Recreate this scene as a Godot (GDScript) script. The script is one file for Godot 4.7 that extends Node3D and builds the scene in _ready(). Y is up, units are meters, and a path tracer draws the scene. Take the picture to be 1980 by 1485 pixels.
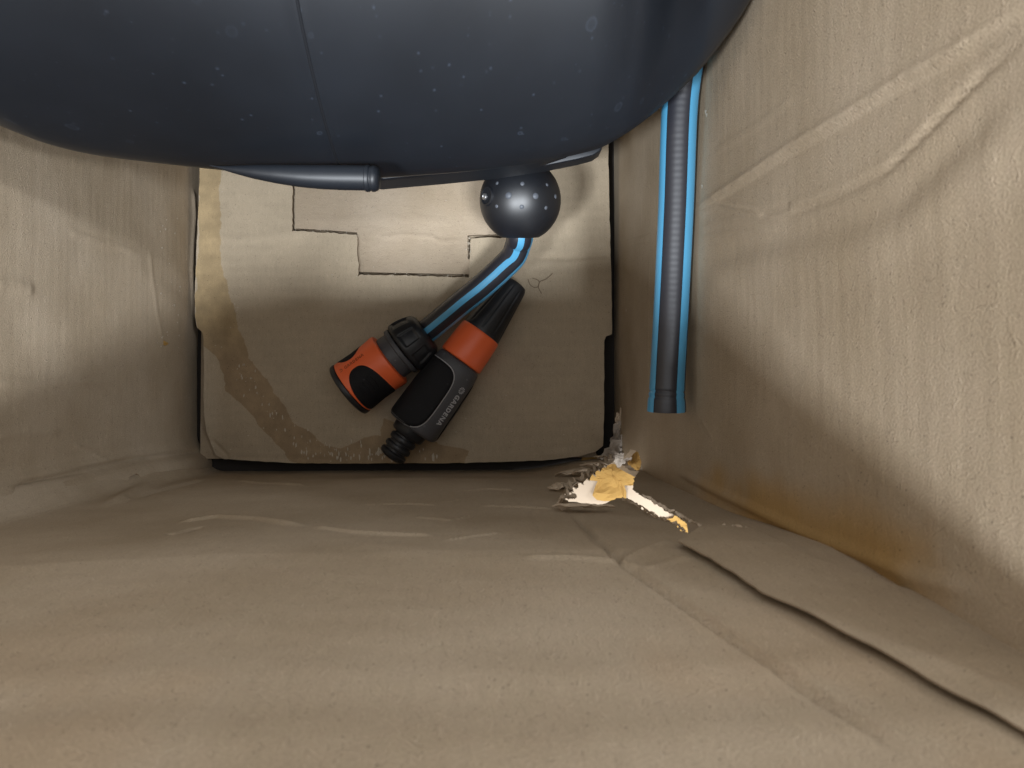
extends Node3D

# ---------------------------------------------------------------- camera model
const FPX := 1367.0            # focal length in photo pixels (photo 1980 x 1485)
const HC := 0.47               # camera height over the top of the bottom flap
var cam_basis: Basis
var rng := RandomNumberGenerator.new()
var taken := {}
var M := {}                    # materials
var N1 := FastNoiseLite.new()
var N2 := FastNoiseLite.new()
var N3 := FastNoiseLite.new()

const WX := 0.0905             # inner face of the right wall
const LX := -0.193             # inner face of the left wall
const BZ := -0.33              # inner face of the back wall


func _ready() -> void:
	rng.seed = 4711
	# camera: looks straight down into the box, tilted about two degrees
	var down := Vector3(-55.0 / FPX, -25.0 / FPX, -1.0).normalized()
	cam_basis = Basis(Vector3(1, 0, 0), Vector3(0, 0, -1), Vector3(0, 1, 0)) * Basis(Quaternion(down, Vector3(0, 0, -1)))
	var cam := Camera3D.new()
	cam.name = "camera"
	cam.transform = Transform3D(cam_basis, Vector3(0, HC, 0))
	cam.near = 0.01
	cam.far = 20.0
	var at := CameraAttributesPhysical.new()
	at.frustum_focal_length = 22.1
	at.frustum_focus_distance = 0.45
	at.frustum_near = 0.01
	at.frustum_far = 20.0
	at.exposure_aperture = 30.0
	cam.attributes = at
	cam.fov = rad_to_deg(2.0 * atan(742.5 / FPX))
	add_child(cam)
	cam.current = true
	# the room around the box, only as an even dim glow
	var we := WorldEnvironment.new()
	we.name = "environment"
	var env := Environment.new()
	env.background_mode = Environment.BG_COLOR
	env.background_color = Color(0.95, 0.95, 0.95)
	env.background_energy_multiplier = 1.14
	env.tonemap_mode = Environment.TONE_MAPPER_LINEAR
	env.tonemap_exposure = 1.0
	env.sdfgi_enabled = true
	env.ssao_enabled = true
	env.ssil_enabled = true
	we.environment = env
	add_child(we)
	# lamps
	var cool := Color(0.95, 0.975, 1.0)
	area_lamp("ceiling_lamp", Vector3(-0.72, 2.1, 0.76), Vector3(0.0, 0.1, -0.08), Vector2(0.26, 0.22), 5.0, cool)
	area_lamp("ceiling_lamp_001", Vector3(1.42, 2.1, 0.48), Vector3(-0.1, 0.1, -0.08), Vector2(0.20, 0.16), 2.2, cool)
	area_lamp("ceiling_lamp_003", Vector3(1.42, 2.1, -0.42), Vector3(-0.1, 0.1, -0.08), Vector2(0.20, 0.16), 1.6, cool)
	area_lamp("ceiling_lamp_002", Vector3(0.24, 2.1, 0.62), Vector3(0.0, 0.0, -0.08), Vector2(0.30, 0.18), 4.4, cool)
	noises()
	materials()
	build_ground()
	build_box()
	build_housing()
	build_long_hose()
	build_nozzle()
	build_connector()
	build_ball_and_hose()
	build_debris()


func area_lamp(called: String, from: Vector3, to: Vector3, size: Vector2, energy: float, c: Color) -> void:
	var l := AreaLight3D.new()
	l.name = called
	l.area_size = size
	l.light_energy = energy
	l.light_color = c
	l.shadow_enabled = true
	l.position = from
	add_child(l)
	l.look_at_from_position(from, to, Vector3(0, 0, -1))


# ---------------------------------------------------------------- pixel helpers
func ray(p: Vector2) -> Vector3:
	return cam_basis * Vector3((p.x - 990.0) / FPX, -(p.y - 742.5) / FPX, -1.0)

func on_y(px: float, py: float, y: float) -> Vector3:
	var r := ray(Vector2(px, py))
	return Vector3(0, HC, 0) + r * ((y - HC) / r.y)

func on_x(px: float, py: float, x: float) -> Vector3:
	var r := ray(Vector2(px, py))
	return Vector3(0, HC, 0) + r * (x / r.x)

func on_z(px: float, py: float, z: float) -> Vector3:
	var r := ray(Vector2(px, py))
	return Vector3(0, HC, 0) + r * (z / r.z)

func flat_y(a: Array, y: float) -> PackedVector2Array:      # pixels -> (x, z) on a level
	var o := PackedVector2Array()
	for p in a:
		var q := on_y(p[0], p[1], y)
		o.append(Vector2(q.x, q.z))
	return o

func flat_z(a: Array, z: float, proud := 0.0) -> PackedVector2Array:      # pixels -> (x, y) on the front wall
	var o := PackedVector2Array()
	for p in a:
		var q := on_z(p[0], p[1], z)
		for k in 5:
			q = on_z(p[0], p[1], maxf(0.03, front_z(q.x, clampf(q.y, 0.0, 0.42)) - proud))
		o.append(Vector2(q.x, q.y))
	return o

func flat_x(a: Array, x: float) -> PackedVector2Array:      # pixels -> (z, y) on a side wall
	var o := PackedVector2Array()
	for p in a:
		var q := on_x(p[0], p[1], x)
		o.append(Vector2(q.z, q.y))
	return o

func ragged(poly: PackedVector2Array, step: float, amp: float, closed := true) -> PackedVector2Array:
	var o := PackedVector2Array()
	var n := poly.size()
	for i in (n if closed else n - 1):
		var a := poly[i]
		var b := poly[(i + 1) % n]
		var k := maxi(1, int(a.distance_to(b) / step))
		for j in k:
			var p := a.lerp(b, float(j) / k)
			o.append(p + Vector2(rng.randf_range(-1, 1), rng.randf_range(-1, 1)) * amp)
	if not closed:
		o.append(poly[n - 1])
	return o


# ---------------------------------------------------------------- object helpers
func numbered(called: String, parent: Node) -> String:
	var key := str(parent.get_instance_id()) + called
	var n: int = taken.get(key, 0)
	taken[key] = n + 1
	return called if n == 0 else "%s_%03d" % [called, n]

func thing(called: String, label: String, category: String, pos := Vector3.ZERO, group := "") -> Node3D:
	var o := Node3D.new()
	o.name = numbered(called, self)
	o.position = pos
	add_child(o, true)
	tag(o, label, category, group)
	return o

func tag(o: Node, label: String, category: String, group := "") -> void:
	o.set_meta("label", label)
	o.set_meta("category", category)
	if group != "":
		o.set_meta("group", group)

func part(called: String, mesh: Mesh, mat: Material, parent: Node, label := "") -> MeshInstance3D:
	var o := MeshInstance3D.new()
	o.name = numbered(called, parent)
	o.mesh = mesh
	for s in mesh.get_surface_count():
		if mesh.surface_get_material(s) == null and mat:
			mesh.surface_set_material(s, mat)
	parent.add_child(o, true)
	if label != "":
		o.set_meta("label", label)
	# meshes are built in world space: undo the parent's place
	var off := Vector3.ZERO
	var p: Node = parent
	while p != self:
		off += p.position
		p = p.get_parent()
	o.position = -off
	return o

func st_new() -> SurfaceTool:
	var st := SurfaceTool.new()
	st.begin(Mesh.PRIMITIVE_TRIANGLES)
	return st

func done(st: SurfaceTool, tangents := false) -> ArrayMesh:
	st.generate_normals()
	if tangents:
		st.generate_tangents()
	st.index()
	return st.commit()

# frame whose local y runs from a to b, whose local z points as far up (towards `top`) as possible
func frame(a: Vector3, b: Vector3, top := Vector3.UP) -> Transform3D:
	var y := (b - a).normalized()
	var z := (top - y * top.dot(y)).normalized()
	return Transform3D(Basis(y.cross(z), y, z), a)

# angle 0 is "top", growing towards local +x
func ring_dir(th: float) -> Vector3:
	return Vector3(sin(th), 0, cos(th))

# profile: array of [s, r]; sharp corners split by angle
func lathe(st: SurfaceTool, f: Transform3D, prof: Array, k: float, seg := 48, mod: Variant = null, sup := 2.0) -> void:
	var g := 0
	var n := prof.size()
	for i in n - 1:
		var a := Vector2(prof[i][0], prof[i][1])
		var b := Vector2(prof[i + 1][0], prof[i + 1][1])
		if i > 0:
			var z := Vector2(prof[i - 1][0], prof[i - 1][1])
			if (a - z).normalized().dot((b - a).normalized()) < 0.75:
				g += 1
		st.set_smooth_group(g)
		for j in seg:
			var q := []
			for c in [[i, j], [i, j + 1], [i + 1, j + 1], [i + 1, j]]:
				var th: float = TAU * c[1] / seg
				var s: float = prof[c[0]][0]
				var r: float = prof[c[0]][1]
				if mod != null:
					r = mod.call(s, th, r)
				if sup != 2.0:
					r *= pow(pow(absf(sin(th)), sup) + pow(absf(cos(th)), sup), -1.0 / sup)
				q.append(f * (ring_dir(th) * r * k + Vector3(0, s * k, 0)))
			tri(st, q[0], q[1], q[2])
			tri(st, q[0], q[2], q[3])

func tri(st: SurfaceTool, a: Vector3, b: Vector3, c: Vector3) -> void:
	if (b - a).cross(c - a).length_squared() < 1e-18:
		return
	st.add_vertex(a)
	st.add_vertex(b)
	st.add_vertex(c)

func quad(st: SurfaceTool, a: Vector3, b: Vector3, c: Vector3, d: Vector3) -> void:
	tri(st, a, b, c)
	tri(st, a, c, d)

# a patch that lies on a lathed surface: superellipse outline in (s, theta)
func pad_patch(f: Transform3D, k: float, s0: float, hs: float, t0: float, ht: float, ex: float, rad: Callable, lift: float, sup := 2.0, sup_r := 2.0) -> ArrayMesh:
	var st := st_new()
	var rings := 12
	var seg := 72
	var fn := func(i: int, j: int) -> Vector3:
		var rho: float = minf(1.0, float(i) / rings)
		var a: float = TAU * j / seg
		var ca := cos(a)
		var sa := sin(a)
		var m := pow(pow(absf(ca), ex) + pow(absf(sa), ex), -1.0 / ex)
		var s := s0 + hs * rho * m * ca
		var th := t0 + ht * rho * m * sa
		var r: float = rad.call(s)
		if sup_r != 2.0:
			r *= pow(pow(absf(sin(th)), sup_r) + pow(absf(cos(th)), sup_r), -1.0 / sup_r)
		var l := lift
		if i == rings:
			l = lift * 0.35
		if i > rings:
			l = -1.0
		return f * (ring_dir(th) * (r + l) * k + Vector3(0, s * k, 0))
	for i in rings + 1:
		for j in seg:
			quad(st, fn.call(i, j), fn.call(i, j + 1), fn.call(i + 1, j + 1), fn.call(i + 1, j))
	return done(st)

# a tube along points with one radius each; mod(s, theta, r)
func sweep(st: SurfaceTool, pts: PackedVector3Array, rad: Array, seg := 32, from := 0.0, to := TAU, mod: Variant = null, cap := true) -> void:
	var n := pts.size()
	var fr := frames(pts)
	var along := 0.0
	var rows := []
	for i in n:
		if i > 0:
			along += pts[i].distance_to(pts[i - 1])
		var row := PackedVector3Array()
		for j in seg + 1:
			var th := lerpf(from, to, float(j) / seg)
			var r: float = rad[i] if rad.size() > 1 else rad[0]
			if mod != null:
				r = mod.call(along, th, r)
			row.append(pts[i] + fr[i][0] * (cos(th) * r) + fr[i][1] * (sin(th) * r))
		rows.append(row)
	st.set_smooth_group(0)
	for i in n - 1:
		for j in seg:
			quad(st, rows[i][j], rows[i + 1][j], rows[i + 1][j + 1], rows[i][j + 1])
	if cap:
		st.set_smooth_group(1)
		for j in seg:
			tri(st, pts[0], rows[0][j], rows[0][j + 1])
		st.set_smooth_group(2)
		for j in seg:
			tri(st, pts[n - 1], rows[n - 1][j + 1], rows[n - 1][j])

# frames along a path: [up-ish, side]; up is kept near world up
func frames(pts: PackedVector3Array) -> Array:
	var o := []
	var n := pts.size()
	var up := Vector3.UP
	for i in n:
		var t := (pts[mini(i + 1, n - 1)] - pts[maxi(i - 1, 0)]).normalized()
		up = (Vector3.UP - t * t.y).normalized()
		o.append([up, t.cross(up)])
	return o

func smooth_path(ctrl: Array, step: float) -> PackedVector3Array:
	var c := Curve3D.new()
	c.bake_interval = step
	var n := ctrl.size()
	for i in n:
		var a: Vector3 = ctrl[maxi(i - 1, 0)]
		var b: Vector3 = ctrl[mini(i + 1, n - 1)]
		var p: Vector3 = ctrl[i]
		var t := (b - a) / 6.0
		if i > 0 and i < n - 1:
			var l := minf(p.distance_to(a), p.distance_to(b)) / 3.0
			t = (b - a).normalized() * l
		c.add_point(p, -t, t)
	return c.get_baked_points()


# ---------------------------------------------------------------- noise and materials
func noises() -> void:
	N1.seed = 3
	N1.frequency = 9.0
	N1.fractal_octaves = 3
	N2.seed = 8
	N2.frequency = 55.0
	N2.fractal_octaves = 3
	N3.seed = 21
	N3.frequency = 260.0
	N3.fractal_octaves = 2

func std(called: String, lin: Color, rough: float, spec := 0.5) -> StandardMaterial3D:
	var m := StandardMaterial3D.new()
	m.resource_name = called
	m.albedo_color = lin.linear_to_srgb()
	m.roughness = rough
	m.metallic_specular = spec
	m.cull_mode = BaseMaterial3D.CULL_DISABLED
	M[called] = m
	return m

func fibre_image(w: int, h: int, seed_: int, strokes: int, stretch: float, amp: float) -> Image:
	# grey fibre relief around 0.5, repeating
	var r := RandomNumberGenerator.new()
	r.seed = seed_
	var d := PackedFloat32Array()
	d.resize(w * h)
	var n := FastNoiseLite.new()
	n.seed = seed_
	n.frequency = 0.26
	n.fractal_octaves = 3
	var im := n.get_seamless_image(w, h)
	var raw := im.get_data()
	var bpp := raw.size() / (w * h)
	n.seed = seed_ + 1
	n.frequency = 0.09
	var long := n.get_seamless_image(w, h / 8)
	long.convert(Image.FORMAT_L8)
	long.resize(w, h, Image.INTERPOLATE_CUBIC)
	var lraw := long.get_data()
	for i in w * h:
		d[i] = 0.5 + (raw[i * bpp] / 255.0 - 0.5) * amp + (lraw[i] / 255.0 - 0.5) * 0.08
	for s in strokes:
		var x := r.randf() * w
		var y := r.randf() * h
		var a := r.randfn(0.0, 0.5) + (PI / 2 if r.randf() < stretch else r.randf() * PI)
		var l := r.randi_range(4, 16)
		var v := r.randfn(0.0, 0.11)
		for t in l:
			var ix := posmod(int(x + cos(a) * t), w)
			var iy := posmod(int(y + sin(a) * t), h)
			d[iy * w + ix] += v
			a += r.randfn(0.0, 0.08)
	var out := PackedByteArray()
	out.resize(w * h)
	for i in w * h:
		out[i] = int(clampf(d[i], 0.0, 1.0) * 255.0)
	return Image.create_from_data(w, h, false, Image.FORMAT_L8, out)

func card_color(fib: Image, seed_: int) -> Image:
	var w := fib.get_width()
	var h := fib.get_height()
	var src := fib.get_data()
	var out := PackedByteArray()
	out.resize(w * h * 3)
	for i in w * h:
		var v: float = src[i] / 255.0 - 0.5
		var b := 1.0 + v * 0.36
		out[i * 3] = int(clampf(0.93 * b, 0.0, 1.0) * 255.0)
		out[i * 3 + 1] = int(clampf(0.925 * b, 0.0, 1.0) * 255.0)
		out[i * 3 + 2] = int(clampf(0.91 * b, 0.0, 1.0) * 255.0)
	var im := Image.create_from_data(w, h, false, Image.FORMAT_RGB8, out)
	var r := RandomNumberGenerator.new()
	r.seed = seed_
	for k in 330:      # dark and pale specks of recycled pulp
		var x := r.randi_range(2, w - 4)
		var y := r.randi_range(2, h - 4)
		var c := im.get_pixel(x, y)
		var f := 0.55 if r.randf() < 0.6 else 1.25
		for t in r.randi_range(1, 3):
			im.set_pixel(x + t % 2, y + t / 2, Color(c.r * f, c.g * f, c.b * f))
	return im

func mottle_image() -> Image:
	var n := FastNoiseLite.new()
	n.seed = 77
	n.frequency = 0.02
	n.fractal_octaves = 5
	var im := n.get_seamless_image(256, 256)
	im.convert(Image.FORMAT_RGB8)
	var raw := im.get_data()
	for i in raw.size() / 3:
		var v := raw[i * 3] / 255.0
		raw[i * 3] = int(lerpf(226, 255, v))
		raw[i * 3 + 1] = int(lerpf(222, 255, v))
		raw[i * 3 + 2] = int(lerpf(214, 255, v))
	return Image.create_from_data(256, 256, false, Image.FORMAT_RGB8, raw)

func materials() -> void:
	var fib := fibre_image(512, 512, 5, 5200, 0.75, 0.35)
	var fcol := ImageTexture.create_from_image(card_color(fib, 9))
	var rel: Image = fib.duplicate()
	rel.convert(Image.FORMAT_RGBA8)
	rel.bump_map_to_normal_map(2.2)
	var frel := ImageTexture.create_from_image(rel)
	var mot := ImageTexture.create_from_image(mottle_image())
	M["fib"] = fib
	M["fcol"] = fcol
	M["frel"] = frel
	M["mot"] = mot
	for c in [["cardboard", Color(0.56, 0.458, 0.35)], ["cardboard_flap", Color(0.56, 0.46, 0.36)]]:
		var m := std(c[0], c[1], 0.82, 0.35)
		m.albedo_texture = fcol
		m.normal_enabled = true
		m.normal_texture = frel
		m.normal_scale = 0.75
		m.vertex_color_use_as_albedo = true
		m.detail_enabled = true
		m.detail_albedo = mot
		m.detail_blend_mode = BaseMaterial3D.BLEND_MODE_MUL
		m.detail_uv_layer = BaseMaterial3D.DETAIL_UV_2
	std("card_edge", Color(0.30, 0.23, 0.16), 0.95, 0.2)
	std("torn_paper", Color(0.55, 0.45, 0.34), 0.95, 0.2)
	std("torn_paper_grey", Color(0.42, 0.365, 0.31), 0.95, 0.2)
	std("white_fibre", Color(0.58, 0.51, 0.41), 0.9, 0.3)
	std("shade_floor", Color(0.035, 0.03, 0.027), 0.8, 0.3)  # shade of the gaps round the bottom flap, put into the ground colour
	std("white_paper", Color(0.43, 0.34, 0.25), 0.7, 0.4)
	std("yellow_paper", Color(0.42, 0.25, 0.075), 0.85, 0.3)
	M["yellow_paper"].backlight_enabled = true
	M["yellow_paper"].backlight = Color(0.55, 0.5, 0.4)
	# dusty dark plastic
	var dn := FastNoiseLite.new()
	dn.seed = 31
	dn.frequency = 0.012
	dn.fractal_octaves = 4
	var dust := dn.get_seamless_image(512, 512)
	dust.convert(Image.FORMAT_L8)
	var dr := dust.get_data()
	var db := PackedByteArray()
	db.resize(512 * 512 * 3)
	for i in 512 * 512:
		var v := 100.0 + dr[i] * 0.04
		db[i * 3] = int(v)
		db[i * 3 + 1] = int(v)
		db[i * 3 + 2] = int(v)
	var dim := Image.create_from_data(512, 512, false, Image.FORMAT_RGB8, db)
	var r := RandomNumberGenerator.new()
	r.seed = 63
	for k in 420:      # dried water spots: small pale blobs and rings
		var x := r.randi_range(12, 500)
		var y := r.randi_range(12, 500)
		if dn.get_noise_2d(x * 1.3, y * 1.3) < -0.12 and r.randf() < 0.85:
			continue
		var rad := r.randf_range(0.6, 2.0) if r.randf() < 0.91 else r.randf_range(2.6, 6.0)
		var gain := r.randf_range(0.1, 0.62)
		for yy in range(-8, 9):
			for xx in range(-8, 9):
				var dd := Vector2(xx, yy * r.randf_range(0.92, 1.08)).length() / rad
				if dd < 1.0:
					var e := gain * (0.35 + 0.65 * smoothstep(0.4, 0.9, dd)) * (1.0 - smoothstep(0.85, 1.0, dd)) if rad > 2.5 else gain * (1.0 - dd * dd)
					var c := dim.get_pixel(x + xx, y + yy)
					dim.set_pixel(x + xx, y + yy, c.lerp(Color.WHITE, e))
	M["dust"] = ImageTexture.create_from_image(dim)
	var hp := std("slate_plastic", Color(0.068, 0.087, 0.123), 0.46, 0.55)
	hp.albedo_texture = M["dust"]
	var hg := FastNoiseLite.new()
	hg.seed = 12
	hg.frequency = 0.35
	var gi := hg.get_seamless_image(256, 256)
	gi.convert(Image.FORMAT_RGBA8)
	gi.bump_map_to_normal_map(1.0)
	M["grain"] = ImageTexture.create_from_image(gi)
	std("slate_seam", Color(0.012, 0.013, 0.016), 0.7, 0.3)
	var bp := std("black_plastic", Color(0.018, 0.019, 0.022), 0.42, 0.5)
	bp.uv1_triplanar = true
	bp.uv1_scale = Vector3(40, 40, 40)
	bp.normal_enabled = true
	bp.normal_texture = M["grain"]
	bp.normal_scale = 0.25
	var ball := std("ball_plastic", Color(0.04, 0.05, 0.075), 0.46, 0.7)
	ball.uv1_triplanar = true
	ball.uv1_scale = Vector3(9, 9, 9)
	ball.albedo_texture = M["dust"]
	std("nub_plastic", Color(0.10, 0.11, 0.13), 0.5, 0.5)
	var sp := std("soft_black", Color(0.012, 0.012, 0.014), 0.72, 0.35)
	sp.uv1_triplanar = true
	sp.uv1_scale = Vector3(60, 60, 60)
	sp.normal_enabled = true
	sp.normal_texture = M["grain"]
	sp.normal_scale = 0.4
	std("grey_plastic", Color(0.075, 0.075, 0.082), 0.5, 0.5)
	std("orange_plastic", Color(1.0, 0.175, 0.055), 0.38, 0.5)
	for e in [["black_plastic", 0.13], ["soft_black", 0.13], ["grey_plastic", 0.13]]:
		var dm: StandardMaterial3D = M[e[0]]
		var lin := dm.albedo_color.srgb_to_linear()
		dm.albedo_color = Color(minf(1.0, lin.r / e[1]), minf(1.0, lin.g / e[1]), minf(1.0, lin.b / e[1])).linear_to_srgb()
		dm.albedo_texture = M["dust"]
		dm.uv1_triplanar = true
		dm.uv1_scale = Vector3(16, 16, 16)
		if dm.normal_enabled:
			dm.normal_scale *= 0.8
	std("print_grey", Color(0.55, 0.55, 0.57), 0.6, 0.4)
	std("print_dark", Color(0.50, 0.10, 0.04), 0.5, 0.4)
	var hb := std("hose_black", Color(0.019, 0.020, 0.028), 0.45, 0.55)
	hb.clearcoat_enabled = true
	hb.clearcoat = 0.25
	hb.clearcoat_roughness = 0.3
	var hs := std("hose_blue", Color(0.09, 0.36, 0.60), 0.35, 0.5)
	hs.clearcoat_enabled = true
	hs.clearcoat = 0.5
	hs.clearcoat_roughness = 0.3
	var scr := std("screw_metal", Color(0.55, 0.55, 0.56), 0.35, 0.5)
	scr.metallic = 0.9
	std("hair", Color(0.20, 0.145, 0.09), 0.6, 0.4)
	var fl := floor_image()
	var fm := std("cardboard_bottom", Color(1, 1, 1), 0.85, 0.3)
	fm.albedo_texture = ImageTexture.create_from_image(fl)
	fm.detail_enabled = true
	fm.detail_albedo = fcol
	fm.detail_blend_mode = BaseMaterial3D.BLEND_MODE_MUL
	fm.detail_uv_layer = BaseMaterial3D.DETAIL_UV_2


# colours of the bottom flap: kraft pulp, the tape's brown glue trail, damp stains
const FX0 := -0.20
const FZ0 := -0.20
const FW := 0.30
const FH := 0.26
func floor_image() -> Image:
	var w := 900
	var h := 780
	var out := PackedByteArray()
	out.resize(w * h * 3)
	var tape := flat_y([[384, 240], [384, 420], [378, 600], [386, 660], [420, 690], [436, 760], [470, 790], [520, 840], [560, 890], [590, 900], [760, 900], [900, 900], [905, 872], [850, 862], [835, 850], [790, 845], [760, 812], [742, 808], [736, 840], [705, 846], [660, 865], [625, 858], [575, 820], [520, 745], [480, 690], [466, 640], [450, 590], [428, 500], [423, 420], [426, 240]], 0.0)
	var torn := flat_y([[820, 340], [838, 355], [868, 372], [884, 386], [892, 378], [902, 392], [908, 380], [900, 340]], 0.0)
	var top := PackedVector2Array()
	var n := FastNoiseLite.new()
	n.seed = 90
	n.frequency = 70.0
	n.fractal_octaves = 4
	var blotch := FastNoiseLite.new()
	blotch.seed = 15
	blotch.frequency = 22.0
	blotch.fractal_octaves = 3
	var base := Color(0.56, 0.465, 0.35)
	var z_tape := on_y(400, 690, 0.0).z
	for j in h:
		var z := FZ0 + FH * (j + 0.5) / h
		for i in w:
			var x := FX0 + FW * (i + 0.5) / w
			var nn := n.get_noise_2d(x, z)
			var bl := blotch.get_noise_2d(x, z)
			var c := base * (1.0 + 0.05 * nn + 0.07 * bl)
			# faint washboard of the flutes under the liner
			c = c * (1.0 + 0.012 * sin(z * 900.0 + bl * 3.0))
			if x < -0.02 or z > 0.02:
				var q := Vector2(x + nn * 0.0022, z + bl * 0.003)
				if Geometry2D.is_point_in_polygon(q, tape):
					var k := smoothstep(-0.03, 0.01, z - z_tape)
					var tint := Color(0.91, 0.83, 0.66).lerp(Color(0.78, 0.70, 0.60), k)
					var m := 1.0 + 0.16 * nn
					c = Color(c.r * tint.r * m, c.g * tint.g * m, c.b * tint.b * m)
			elif Geometry2D.is_point_in_polygon(Vector2(x + nn * 0.001, z), torn):
				c = c * 1.12
			var o := (j * w + i) * 3
			out[o] = int(clampf(pow(c.r, 0.4545) * 255.0, 0, 255))
			out[o + 1] = int(clampf(pow(c.g, 0.4545) * 255.0, 0, 255))
			out[o + 2] = int(clampf(pow(c.b, 0.4545) * 255.0, 0, 255))
	return Image.create_from_data(w, h, false, Image.FORMAT_RGB8, out)


# ---------------------------------------------------------------- cardboard sheets
# creases: [points (Vector2 in sheet coordinates), width, height, kind]   kind 0 ridge, 1 step
func crease(pts: PackedVector2Array, w: float, a: float, kind := 0) -> Dictionary:
	var lo := pts[0]
	var hi := pts[0]
	for p in pts:
		lo = lo.min(p)
		hi = hi.max(p)
	var m := w * (3.0 if kind == 0 else 9.0)
	return {"p": pts, "w": w, "a": a, "k": kind, "box": Rect2(lo - Vector2(m, m), hi - lo + Vector2(m, m) * 2.0)}

func crease_at(q: Vector2, list: Array) -> float:
	var d := 0.0
	for c in list:
		if not c.box.has_point(q):
			continue
		var best := 1e9
		var side := 1.0
		var run := 0.0
		var pts: PackedVector2Array = c.p
		var n := pts.size()
		for i in n - 1:
			var a := pts[i]
			var ab := pts[i + 1] - a
			var t := clampf((q - a).dot(ab) / ab.length_squared(), 0.0, 1.0)
			var v := q - a - ab * t
			var dd := v.length_squared()
			if dd < best:
				best = dd
				side = signf(ab.cross(q - a))
				run = (i + t) / (n - 1)
		var e: float = sqrt(best) / c.w
		var taper := smoothstep(0.0, 0.12, run) * (1.0 - smoothstep(0.85, 1.0, run))
		if c.k == 0:
			if e < 3.0:
				d += c.a * exp(-e * e) * taper
		else:      # a step that fades out away from the line
			d += c.a * taper * side * (1.0 - exp(-e * e * 4.0)) * exp(-e * 0.35)
	return d

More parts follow.
